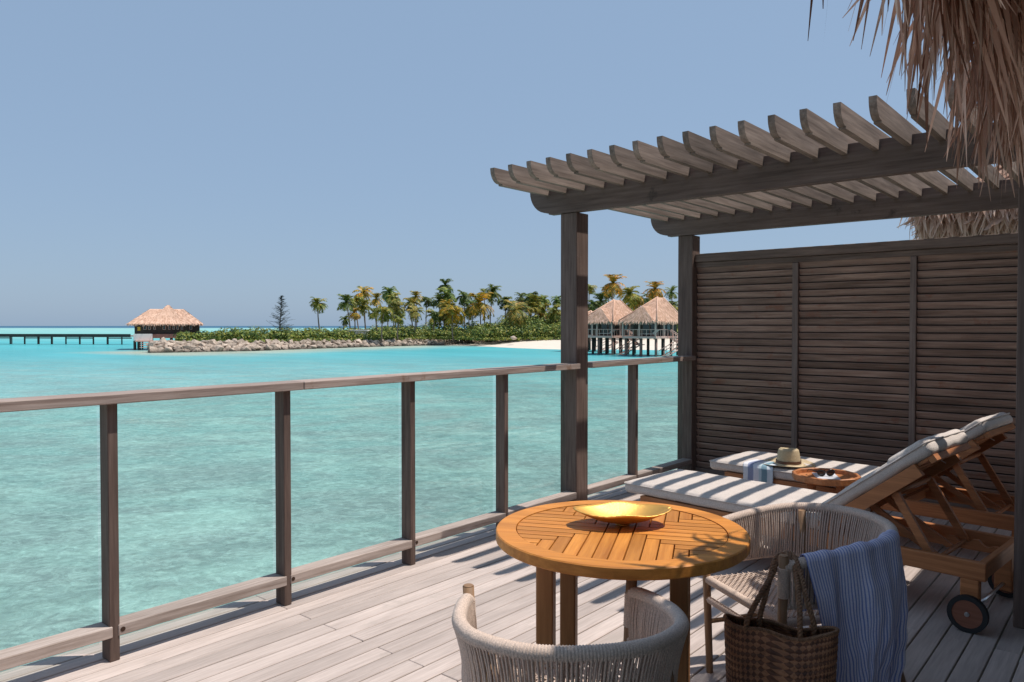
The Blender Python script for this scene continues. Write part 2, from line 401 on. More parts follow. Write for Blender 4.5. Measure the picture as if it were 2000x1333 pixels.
    mp3 = N(nt, 'ShaderNodeMapping'); mp3.inputs['Rotation'].default_value = (0, 0, AZ); mp3.inputs['Scale'].default_value = (.10, .03, 1); nt.links.new(P, mp3.inputs['Vector'])
    n4 = N(nt, 'ShaderNodeTexNoise', Scale=1.0, Detail=5, Roughness=.6); nt.links.new(mp3.outputs[0], n4.inputs['Vector'])
    c = mixc(nt, 1.0, c, ramp(nt, n4.outputs[0], [(.35, .90), (.65, 1.10)]), 'MULTIPLY')
    nt.nodes.remove(b)
    b = N(nt, 'ShaderNodeBsdfDiffuse'); nt.links.new(c, b.inputs['Color'])
    gl = N(nt, 'ShaderNodeBsdfGlossy'); gl.inputs['Roughness'].default_value = .14
    fr = N(nt, 'ShaderNodeFresnel'); fr.inputs[0].default_value = 1.33
    ff = math_(nt, 'MINIMUM', math_(nt, 'MULTIPLY', fr.outputs[0], .55), .20)
    ms = N(nt, 'ShaderNodeMixShader'); nt.links.new(ff, ms.inputs[0]); nt.links.new(b.outputs[0], ms.inputs[1]); nt.links.new(gl.outputs[0], ms.inputs[2])
    nt.links.new(ms.outputs[0], nt.nodes['Material Output'].inputs['Surface'])
    mp2 = mp
    w1 = N(nt, 'ShaderNodeTexNoise', Scale=2.2, Detail=6, Roughness=.62, Distortion=.5); nt.links.new(mp2.outputs[0], w1.inputs['Vector'])
    w2 = N(nt, 'ShaderNodeTexNoise', Scale=9.0, Detail=3, Roughness=.6, Distortion=.8); nt.links.new(mp2.outputs[0], w2.inputs['Vector'])
    hgt = math_(nt, 'ADD', w1.outputs[0], math_(nt, 'MULTIPLY', w2.outputs[0], .22))
    bpn = bump(nt, b, hgt, .55, .16)
    nt.links.new(bpn.outputs[0], gl.inputs['Normal']); nt.links.new(bpn.outputs[0], fr.inputs['Normal'])
    return m
wm = MB(); S = 20000.0
for i in range(2):
    pass
# concentric rings so that far water stays well shaped
rings = [0, 60, 300, 1500, 6000, 30000]; seg = 48; vs = [Vector((0, 0, -2))]
for r_ in rings[1:]:
    for k in range(seg): vs.append(Vector((r_ * math.cos(2 * math.pi * k / seg), r_ * math.sin(2 * math.pi * k / seg), -2)))
fs = [[0, 1 + k, 1 + (k + 1) % seg] for k in range(seg)]
for j in range(len(rings) - 2):
    for k in range(seg):
        a = 1 + j * seg; b_ = a + seg
        fs.append([a + k, b_ + k, b_ + (k + 1) % seg, a + (k + 1) % seg])
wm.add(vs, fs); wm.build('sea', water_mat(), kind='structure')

# ------------------------------------------------------------ island
land = MB()
us = [296, 330, 400, 500, 620, 760, 868, 910, 960, 1010, 1060, 1110, 1200, 1330, 1500, 1700]
def front(u):
    pts = [(296, 99), (500, 107), (760, 130.5), (868, 137), (960, 126), (1010, 119), (1095, 111), (1200, 112), (1325, 108), (1500, 104), (1700, 100)]
    for (a, b), (c, d) in zip(pts, pts[1:]):
        if a <= u <= c: return b + (d - b) * (u - a) / (c - a)
    return pts[-1][1] if u > 1600 else pts[0][1]
def lrow(u):
    d = front(u); beach = u > 900
    if 850 < u < 1000:
        w = (u - 850) / 150
        return [(d - 2, -2.12), (d + 6, -1.85), (147, -1.62), (153, -.95), (153 + 90, -.8), (153 + 95, -2.3)]
    if beach: return [(d - 2, -2.12), (d + 6, -1.72), (d + 22, -1.08), (d + 40, -.85), (d + 160, -.7), (d + 175, -2.3)]
    w = 16 + max(0, u - 600) * .16
    return [(d + 1.0, -2.1), (d + 2.2, -1.15), (d + 4.5, -.95), (d + w * .7, -.9), (d + w, -1.1), (d + w + 5, -2.3)]
rows = [[at(u, d, z) for d, z in lrow(u)] for u in us]
vs = [p for r_ in rows for p in r_]; nn = 6
fs = [[i * nn + k, (i + 1) * nn + k, (i + 1) * nn + k + 1, i * nn + k + 1] for i in range(len(us) - 1) for k in range(nn - 1)]
fs.append([k for k in range(nn)])
land.add(vs, fs, True); land.build('island_sand', M_sand, kind='structure')

# breakwater: individual rocks
def rockmesh(seed):
    rnd = random.Random(seed); import bmesh
    bm = bmesh.new()
    for i in range(13):
        v = Vector((rnd.gauss(0, 1), rnd.gauss(0, 1), rnd.gauss(0, 1))).normalized()
        v = Vector((v.x * rnd.uniform(.85, 1.1), v.y * rnd.uniform(.8, 1.0), v.z * rnd.uniform(.6, .85)))
        bm.verts.new(v)
    r_ = bmesh.ops.convex_hull(bm, input=bm.verts)
    for v in [v for v in bm.verts if not v.link_faces]: bm.verts.remove(v)
    me = bpy.data.meshes.new('rock'); bm.to_mesh(me); bm.free(); me.materials.append(M_rock); return me
rmesh = [rockmesh(100 + i) for i in range(8)]
bw = empty('rock_breakwater', at(600, 120, -2), 0, 'long low breakwater of rough brown boulders along the island shore', 'breakwater')
def wl(s):                      # along the breakwater foot, s 0..1
    pts = [(300, 98.5), (500, 106), (760, 129.5), (985, 147.5)]
    x = s * 3; i = min(2, int(x)); f = x - i
    return at(pts[i][0] + (pts[i + 1][0] - pts[i][0]) * f, pts[i][1] + (pts[i + 1][1] - pts[i][1]) * f)
rnd = random.Random(5)
rocks = []
for row in range(4):
    s = .0 + row * .003
    while s < 1.0:
        p = wl(s); back = at(600, 130) - at(600, 100); back.normalize()
        size = (.80 - .22 * s) * rnd.uniform(.75, 1.25) * (1 - .25 * (s > .8))
        topz = -.62 - .38 * s
        z = -1.95 + (topz + 1.95 - .3) * (row / 3.0) + rnd.uniform(-.12, .12)
        rocks.append((s, p + back * (row * .8 + rnd.uniform(-.25, .25)) + Vector((0, 0, z)), size))
        s += size * 1.75 / 88.0
for k in range(16):            # rounded head of the breakwater, left end
    a = rnd.uniform(0, 1); p = at(297 + rnd.uniform(-2, 16), 99 + a * 8)
    rocks.append((0, p + Vector((0, 0, -1.9 + rnd.uniform(0, 1.1))), rnd.uniform(.5, .8)))
rocks.sort(key=lambda r_: r_[0])
stuff = MB()
print('ROCKS', len(rocks))
for i, (s, p, size) in enumerate(rocks):
    rot = (rnd.uniform(-.5, .5), rnd.uniform(-.5, .5), rnd.uniform(0, 6.28)); scl = (size * rnd.uniform(.9, 1.25), size, size * rnd.uniform(.8, 1.1))
    me = rmesh[i % 8]
    if i < 300: inst('rock', me, bw, p, rot, scl)
    else:
        from mathutils import Euler
        Mx = Matrix.Translation(p) @ Euler(rot).to_matrix().to_4x4() @ Matrix.Diagonal((*scl, 1))
        stuff.add([Mx @ v.co for v in me.vertices], [list(f.vertices) for f in me.polygons])
stuff.build('far_rocks', M_rock, bw, kind='stuff')
b_ = inst('boulder', rmesh[3], None, at(1003, 128, -.55), (0, 0, 1), (.62, .7, .62))
b_.name = 'boulder'; tag(b_, 'single pale boulder sitting alone on the white beach below the shrubs', 'boulder')

# shrubs (a mass nobody could count)
def clump(mb, c, r_, n, rnd, leaf=.3, zs=.8):
    for i in range(n):
        v = Vector((rnd.gauss(0, 1), rnd.gauss(0, 1), rnd.gauss(0, 1))).normalized() * (rnd.uniform(.35, 1.0) ** .5)
        p = c + Vector((v.x * r_, v.y * r_, v.z * r_ * zs))
        n_ = (v + Vector((rnd.uniform(-.6, .6), rnd.uniform(-.6, .6), rnd.uniform(-.1, .9)))).normalized()
        a = n_.orthogonal().normalized(); a = Matrix.Rotation(rnd.uniform(0, 6.28), 3, n_) @ a; b = n_.cross(a)
        l = leaf * rnd.uniform(.6, 1.3); w = l * .45
        mb.add([p - a * l, p + b * w, p + a * l, p - b * w], [[0, 1, 2, 3]])
rnd = random.Random(11)
sh = MB(); low = MB()
def shrub_d(u):
    return front(min(u, 940)) + 4.5 if u < 940 else 134 + (u - 940) * .03
u = 350
while u < 1098:
    d0 = shrub_d(u)
    for k in range(3 if u < 700 else 4):
        d = d0 + k * 3.0 + rnd.uniform(-1, 1)
        ht = rnd.uniform(1.0, 1.9) * (.8 if u < 420 else 1.0) * (1.0 + .12 * k) * (1 + max(0, u - 900) * .004)
        clump(sh, at(u + rnd.uniform(-6, 6), d, -.9 + ht * .5), ht * .72, int(85 * ht), rnd, .24, .8)
    for k in range(4):
        clump(low, at(u + rnd.uniform(-6, 6), d0 - 1.5 + rnd.uniform(-1.2, 1), -.85 + rnd.uniform(0, .25)), .6, 26, rnd, .18, .45)
    u += 9
for i in range(70):            # taller scrub under the palms at the right
    u = rnd.uniform(960, 1095); d = rnd.uniform(140, 165)
    ht = rnd.uniform(2.0, 5.4) * min(1, .6 + (u - 950) / 130)
    clump(sh, at(u, d, -.9 + ht * .5), ht * .6, int(70 * ht), rnd, .3, .85)
for i in range(60):
    u = rnd.uniform(690, 1000); d = rnd.uniform(140, 160); ht = rnd.uniform(1.8, 4.2) * (.6 + .4 * (u - 690) / 300)
    clump(sh, at(u, d, -.9 + ht * .5), ht * .6, int(60 * ht), rnd, .3, .85)
for i in range(40):
    u = rnd.uniform(1095, 1420); d = rnd.uniform(138, 160); ht = rnd.uniform(1.8, 4.2)
    clump(sh, at(u, d, -.9 + ht * .5), ht * .6, int(60 * ht), rnd, .3, .85)
tag(sh.build('shrubbery', M_bush, None), 'dense green and yellowish shrubbery covering the island behind the breakwater', 'shrubs', kind='stuff')
tag(low.build('ground_cover', M_bush, None), 'low green creeping plants spilling over the top of the breakwater rocks', 'ground cover', kind='stuff')

# palms
def crown_mesh(seed, droop=1.0, wind=.25):
    rnd = random.Random(seed); mb = MB(); nf = rnd.randint(24, 30)
    for i in range(nf):
        az = 2 * math.pi * i / nf * 1.0 + rnd.uniform(-.25, .25) + (i % 3) * .7
        el = rnd.uniform(-.75, 1.25)
        L = rnd.uniform(.85, 1.1); p = Vector((0, 0, 0)); dirh = Vector((math.cos(az), math.sin(az), 0)); pts = []
        e = el
        for k in range(9):
            pts.append(p.copy())
            p = p + (dirh * math.cos(e) + Vector((0, 0, math.sin(e)))) * (L / 8) + Vector((-.012 * wind * k, .01 * wind * k, 0))
            e -= (.10 + .045 * k) * droop * rnd.uniform(.8, 1.15)
        for k in range(8):
            t = (pts[k + 1] - pts[k]).normalized(); side = t.cross(Vector((0, 0, 1)))
            if side.length < .05: side = Vector((-dirh.y, dirh.x, 0))
            side.normalize()
            for q in range(2):
                a = pts[k].lerp(pts[k + 1], q * .5)
                for s_ in (-1, 1):
                    ll = .42 * math.sin(math.pi * min(.97, (k + q * .5 + 1.2) / 9.2)) * rnd.uniform(.8, 1.15)
                    tip = a + side * s_ * ll * .75 + t * ll * .55 + Vector((0, 0, -ll * rnd.uniform(.05, .5)))
                    mb.add([a - t * .022, a + t * .06, tip], [[0, 1, 2]])
    for i in range(3):         # dead fronds and nuts under the crown
        az = rnd.uniform(0, 6.28); mb.tube([(0, 0, -.02), (math.cos(az) * .1, math.sin(az) * .1, -.12)], .05, 4)
    return mb.mesh('crown', M_frond)
crowns = [crown_mesh(i, d) for i, d in enumerate([1.0, .8, 1.2, .95, 1.3, .85])]
G = (.75, 1.0, .8); GY = (1.25, 1.2, .8); OR = (1.9, 1.25, .6); DK = (.45, .62, .55)
def Z2(x, y): return 480 + .32 * x, 520 + .32 * y
def Z3(x, y): return 1080 + .18 * x, 500 + .18 * y
def gz(d): return -.95
PALMS = [
 (Z2(440, 235), 16, Z2(462, 372), 128, GY, 'lone slender palm leaning left in the gap beside the sea, apart from the grove'),
 (Z2(613, 225), 17, Z2(640, 380), 135, G, 'dark green palm at the left edge of the grove, fronds hanging low'),
 (Z2(608, 330), 10, Z2(600, 385), 133, DK, 'small dark round palm standing left of the low white building'),
 (Z2(715, 170), 18, Z2(728, 350), 150, OR, 'tall palm with orange fronds above the low white building'),
 (Z2(672, 215), 15, Z2(700, 370), 142, GY, 'yellow green palm between the dark leftmost palm and the tall orange one'),
 (Z2(662, 290), 13, Z2(660, 380), 136, OR, 'short orange palm directly behind the left end of the low white building'),
 (Z2(720, 245), 15, Z2(745, 375), 145, GY, 'mid height palm beneath the tall orange palm'),
 (Z2(797, 205), 12, Z2(790, 350), 155, OR, 'thin palm with a small orange crown between two taller palms'),
 (Z2(878, 170), 16, Z2(868, 340), 160, G, 'tall green palm with a straight trunk behind the broad foreshore palm'),
 (Z2(900, 195), 14, Z2(940, 330), 158, GY, 'palm leaning left over a bare bent trunk above the gap of open sea'),
 (Z2(845, 285), 20, Z2(830, 440), 129, GY, 'broad green palm in front of the grove, its dark trunk reaching the ground cover'),
 (Z2(785, 290), 12, Z2(800, 390), 136, GY, 'low palm half behind the broad foreshore palm, on its left'),
 (Z2(938, 325), 13, Z2(927, 410), 132, GY, 'short palm on a thick pale trunk in front of the open gap'),
 (Z2(1038, 190), 12, Z2(1040, 330), 158, OR, 'orange topped palm rising over the two crowns left of the tallest palm'),
 (Z2(1010, 235), 17, Z2(1030, 390), 145, GY, 'leaning palm with long drooping yellow fronds right of the open gap'),
 (Z2(1035, 285), 15, Z2(1022, 420), 138, GY, 'palm with a dark upright trunk near the rocks right of the open gap'),
 (Z2(1107, 212), 13, Z2(1104, 310), 160, DK, 'dark wispy palm with sky on both sides of its thin trunk'),
 (Z2(1218, 120), 14, Z2(1222, 300), 165, DK, 'highest dark palm of the whole grove'),
 (Z2(1228, 185), 18, Z2(1222, 330), 158, G, 'big palm crown directly under the highest dark palm'),
 (Z2(1180, 215), 15, Z2(1178, 350), 156, DK, 'dark drooping palm left of the highest palm'),
 (Z2(1155, 300), 9, Z2(1152, 400), 140, DK, 'tiny dark palm top poking out below the highest palm'),
 (Z2(1332, 190), 15, Z2(1330, 330), 160, DK, 'dark feathery palm just right of the highest palm'),
 (Z2(1265, 285), 24, Z2(1265, 420), 136, OR, 'wide orange brown palm low in the middle of the grove'),
 (Z2(1425, 235), 25, Z2(1430, 400), 142, OR, 'large bushy orange palm to the left of the windswept palm'),
 (Z2(1508, 168), 17, Z2(1490, 330), 158, G, 'windswept palm with one long frond streaming to the right'),
 (Z2(1455, 165), 10, Z2(1452, 330), 162, G, 'small green palm top tucked against the windswept palm'),
 (Z2(1590, 225), 15, Z2(1585, 380), 150, DK, 'dark low palm between the windswept palm and the last tall pair'),
 (Z2(1650, 275), 24, Z2(1640, 410), 138, GY, 'massive low palm with arching yellow green fronds near the beach'),
 (Z2(1738, 190), 16, Z2(1735, 330), 160, DK, 'tall dark palm, right one of the pair above the beach'),
 (Z2(1680, 195), 11, Z2(1682, 330), 162, DK, 'smaller dark palm, left one of the pair above the beach'),
 (Z2(1818, 215), 14, Z2(1815, 340), 158, G, 'green palm standing clear over the beach shrubs'),
 (Z2(1815, 270), 12, Z2(1815, 360), 150, GY, 'lower crown beneath the palm that stands clear over the beach shrubs'),
 (Z2(1902, 210), 12, Z2(1900, 340), 160, G, 'palm cut by the left side of the front pergola post'),
 (Z2(1885, 275), 16, Z2(1885, 390), 145, GY, 'yellowish palm low down beside the front pergola post'),
 (Z3(395, 350), 13, Z3(400, 500), 150, GY, 'palm peeking out immediately right of the front pergola post'),
 (Z3(655, 310), 21, Z3(585, 540), 135, OR, 'tall golden palm leaning over the left water bungalow'),
 (Z3(610, 400), 15, Z3(600, 540), 142, GY, 'second crown tucked under the golden leaning palm'),
 (Z3(515, 500), 17, Z3(520, 620), 140, DK, 'dark green palm behind the left slope of the left bungalow roof'),
 (Z3(430, 540), 13, Z3(430, 640), 138, DK, 'low dark palm between the front pergola post and the bungalow roof'),
 (Z3(830, 430), 20, Z3(830, 560), 140, GY, 'spreading palm right behind the ridge of the left bungalow'),
 (Z3(900, 480), 17, Z3(900, 600), 142, OR, 'orange fronded palm over the valley between the two bungalow roofs'),
 (Z3(1105, 370), 18, Z3(1100, 560), 138, OR, 'golden crowned palm behind the left slope of the right bungalow roof'),
 (Z3(1060, 480), 17, Z3(1060, 600), 143, DK, 'dark palm mass under the golden crown between both bungalows'),
 (Z3(1285, 400), 12, Z3(1280, 560), 150, G, 'small palm top above the ridge of the right bungalow'),
]
rnd = random.Random(3)
NAMED = len(PALMS)
for k in range(30):
    cu = rnd.choice([rnd.uniform(740, 1094), rnd.uniform(860, 1094), rnd.uniform(1150, 1320)]); cv = rnd.uniform(592, 622)
    PALMS.append(((cu, cv), rnd.uniform(11, 18), (cu + rnd.uniform(-6, 6), 650), rnd.uniform(146, 164), rnd.choice([GY, G, OR, DK, GY]),
                  'palm deep inside the grove, its crown mostly merged with the taller palms around it'))
for i, ((cu, cv), rp, (bu, bv), d, colr, lab) in enumerate(PALMS):
    top = at(cu, d, 1.5 - (cv - 637) / FPX * d + rp / FPX * d * .12); base = at(bu, d + .5, -1.0)
    o = empty('palm_tree', base, 0, lab, 'palm tree', 'coconut palms on the island' if i < NAMED else 'palms merged inside the grove')
    pts = []
    for k in range(7):
        t = k / 6; p = base.lerp(top, t); bend = math.sin(math.pi * t) * .25
        pts.append(p + Vector((bend, -bend, 0)) * (1 if i % 2 else -1) * .5)
    tb = MB().tube(pts, [.14 - .06 * k / 6 for k in range(7)], 7); tb.build('trunk', M_trunk, o)
    s_ = rp * 1.45 / FPX * d
    c_ = inst('crown', crowns[i % 6], o, top, (0, 0, rnd.uniform(0, 6.28)), (s_, s_, s_ * rnd.uniform(.95, 1.15)))
    c_.color = (*[k * rnd.uniform(.9, 1.1) for k in colr], 1)

# casuarina
o = empty('casuarina_tree', at(546, 118, -1), 0, 'feathery dark casuarina with a pointed top standing alone on the shrubs', 'tree')
top = at(551, 118, 6.2)
tb = MB().tube([at(546, 118, -1), at(547, 118, 2), top], [.16, .1, .02], 6)
cz = MB(); rnd = random.Random(9)
for i in range(120):
    t = (i / 120) ** .85; z = 0.0 + 6.2 * t; base = at(546 + 5 * t, 118, z)
    L = (2.5 * (1 - t) ** .8 + .15) * rnd.uniform(.5, 1.2); az = rnd.uniform(0, 6.28); e = rnd.uniform(.1, .6)
    dr = Vector((math.cos(az) * math.cos(e), math.sin(az) * math.cos(e), math.sin(e)))
    tb.tube([base, base + dr * L], [.025, .008], 4)
    for k in range(60):
        q = rnd.uniform(.1, 1); p = base + dr * L * q
        n_ = Vector((rnd.gauss(0, 1), rnd.gauss(0, 1), rnd.gauss(0, 1))).normalized() * rnd.uniform(.2, .45); n_.z = -abs(n_.z) * .4 + .1
        w = n_.cross(Vector((0, 0, 1))).normalized() * .03
        cz.add([p - w, p + w, p + n_], [[0, 1, 2]])
tb.build('trunk', M_trunk, o); cz.build('crown', M_casu, o)

# low white building in the grove
o = empty('white_building', at(700, 133, -1), 0, 'low white flat roofed building half hidden in shrubs under the palms', 'building')
ang = AZ - math.pi / 2
Mx = Matrix.Translation(at(697, 133, 0)) @ Matrix.Rotation(ang, 4, 'Z')
MB().box(-2.2, 1.9, -1, 1, -1, .62, .02, Mx).build('wall', M_white, o)
MB().box(-2.5, 2.1, -1.3, 1.2, .62, .80, .02, Mx).build('roof', M_white, o)
MB().box(-1.2, -.2, -1.04, -.99, -.6, .45, .01, Mx).build('window', M_winglass, o)

# ------------------------------------------------------------ thatched roofs (far)
def thatch_face(mb, quad, n, rnd, leaf=.5, w=.07, lift=.05):
    a, b, c, d = quad        # a,b eave ; d,c ridge
    nrm = (b - a).cross(d - a).normalized()
    if nrm.z < 0: nrm = -nrm
    mb.add([a, b, c, d], [[0, 1, 2, 3]])
    for i in range(n):
        u = rnd.random(); v = rnd.random()
        p = a.lerp(b, u).lerp(d.lerp(c, u), v); dn = (a.lerp(b, u) - d.lerp(c, u)).normalized(); sd = (b - a).normalized()
        L = leaf * rnd.uniform(.6, 1.2)
        q = p + dn * L + sd * rnd.uniform(-.12, .12) * L + nrm * lift * rnd.uniform(.3, 1)
        p0 = p + nrm * .01
        mb.add([p0 - sd * w, p0 + sd * w, q + sd * w * .3, q - sd * w * .3], [[0, 1, 2, 3]])
def hip_roof(mb, x0, x1, y0, y1, z0, z1, rl, rnd, n, Mx, axis='x', cx=None, cy=None, fringe=True):
    cx = (x0 + x1) / 2 if cx is None else cx; cy = (y0 + y1) / 2 if cy is None else cy
    if axis == 'x': r1, r2 = Vector((cx - rl, cy, z1)), Vector((cx + rl, cy, z1))
    else: r1, r2 = Vector((cx, cy - rl, z1)), Vector((cx, cy + rl, z1))
    A, B, C_, D = Vector((x0, y0, z0)), Vector((x1, y0, z0)), Vector((x1, y1, z0)), Vector((x0, y1, z0))
    if axis == 'x': qs = [(A, B, r2, r1), (B, C_, r2, r2), (C_, D, r1, r2), (D, A, r1, r1)]
    else: qs = [(A, B, r1, r1), (B, C_, r2, r1), (C_, D, r2, r2), (D, A, r1, r2)]
    for q in qs:
        q = [Mx @ p for p in q]
        m2 = MB(); thatch_face(m2, q, n, rnd)
        # a triangle face has a doubled corner
        for f in m2.f[:1]:
            pass
        if (q[2] - q[3]).length < 1e-4: m2.f[0] = [0, 1, 2]
        mb.add(m2.v, m2.f)
        if fringe:
            a, b = q[0], q[1]; L = (b - a).length; k = int(L / .12)
            dn = ((a + b) / 2 - (q[2] + q[3]) / 2).normalized()
            for i in range(k):
                p = a.lerp(b, (i + rnd.random()) / k); sd = (b - a).normalized()
                e = p + dn * rnd.uniform(.05, .2) + Vector((0, 0, -rnd.uniform(.12, .38)))
                mb.add([p - sd * .09, p + sd * .09, e + sd * .03, e - sd * .03], [[0, 1, 2, 3]])
    # underside
    if fringe: mb.add([Mx @ (p + Vector((0, 0, -.05))) for p in (A, B, C_, D)], [[3, 2, 1, 0]])

# overwater pavilion at the end of the jetty
rnd = random.Random(21)
P0 = at(330, 115, 0); Mx = Matrix.Translation(P0) @ Matrix.Rotation(ang + R(22), 4, 'Z') @ Matrix.Diagonal((.86, .85, 1, 1))
hut = empty('overwater_pavilion', at(331, 115, -2), 0, 'thatched overwater pavilion with dark walls at the end of the jetty', 'pavilion')
mb = MB(); hip_roof(mb, -6.2, 5.6, -4.2, 4.2, 1.85, 4.05, 2.7, rnd, 900, Mx)
hip_roof(mb, -2.6, 2.4, -2.9, 2.9, 2.50, 4.65, .15, rnd, 260, Mx, fringe=False)
mb.build('roof', M_farthatch, hut)
MB().box(-5.2, 5.0, -3.3, 3.3, .33, 1.85, .02, Mx).build('wall', M_darkwall, hut)
for k, (x, w) in enumerate([(-3.6, .5), (-2.9, .4), (-2.1, .35), (-.6, .5), (.2, .35), (.9, .35), (1.5, .35), (2.2, .35), (3.6, .5)]):
    f = MB().box(x - w / 2, x + w / 2, -3.345, -3.30, .95, 1.65, .01, Mx).build('window', M_palewood, hut)
    MB().box(x - w / 2 + .06, x + w / 2 - .06, -3.36, -3.348, 1.0, 1.6, .005, Mx).build('pane', M_winglass, f)
m_sign = plain('yellow sign board', (.75, .42, .05), .6)
MB().box(-4.75, -4.3, -3.37, -3.31, .8, 1.35, .01, Mx).build('sign_board', m_sign, hut)
MB().box(-5.3, -2.4, -4.3, -3.4, -.62, .33, .02, Mx).build('white_skirt', M_white, hut)
MB().box(-5.3, 5.1, -3.35, 3.4, .1, .32, .02, Mx).build('floor', M_greywood, hut)
MB().box(-2.35, 2.2, -3.95, -3.88, -.3, .30, .01, Mx).build('terrace_rail', M_greywood, hut)
MB().box(-5.0, 2.4, -5.6, -3.36, -.80, -.64, .02, Mx).build('landing', M_palewood, hut)
for x in (-5.1, -4.4, -2.8, -1.2, .4, 2.0):
    for y in (-5.3, -3.0, 2.6): MB().box(x - .13, x + .13, y - .13, y + .13, -2.6, -.64 if y < -4 else .1, .01, Mx).build('stilt', M_darkwall, hut)
for k in range(3): MB().box(-4.2, -1.4, -5.9 - k * .4, -5.55 - k * .4, -1.05 - k * .3, -.95 - k * .3, .01, Mx).build('step', M_palewood, hut)

# jetty
J0 = at(-260, 150, -.28); J1 = at(263, 143, -.28); jd = (J1 - J0); JL = jd.length; ja = math.atan2(jd.y, jd.x)
jet = empty('jetty', J0, ja, 'long straight timber jetty on paired piles leading to the pavilion', 'jetty')
MB().box(0, JL, -1.2, 1.2, -.22, 0, .01).build('walkway', M_greywood, jet, True)
MB().box(0, JL, -1.30, -1.2, -.34, .26, .01).build('edge_beam', M_darkwall, jet, True)
pm = MB().box(-.09, .09, -1.1, -.92, -2.4, -.22, .01); pmesh = pm.mesh('pile', M_darkwall)
pm2 = MB().box(-.07, .07, .92, 1.1, -2.4, -.22, .01).mesh('pile', M_greywood)
x = .6; k = 0
while x < JL:
    inst('pile', pmesh, jet, (x, 0, 0), loc_local=True); inst('pile', pm2, jet, (x + 1.4, 0, 0), loc_local=True)
    if k % 3 == 0: MB().box(x, min(JL, x + 5.6), -1.0, -.86, -.62, -.42, .01).build('cross_beam', M_darkwall, jet, True)
    x += 2.8 if k % 3 != 2 else 3.0; k += 1

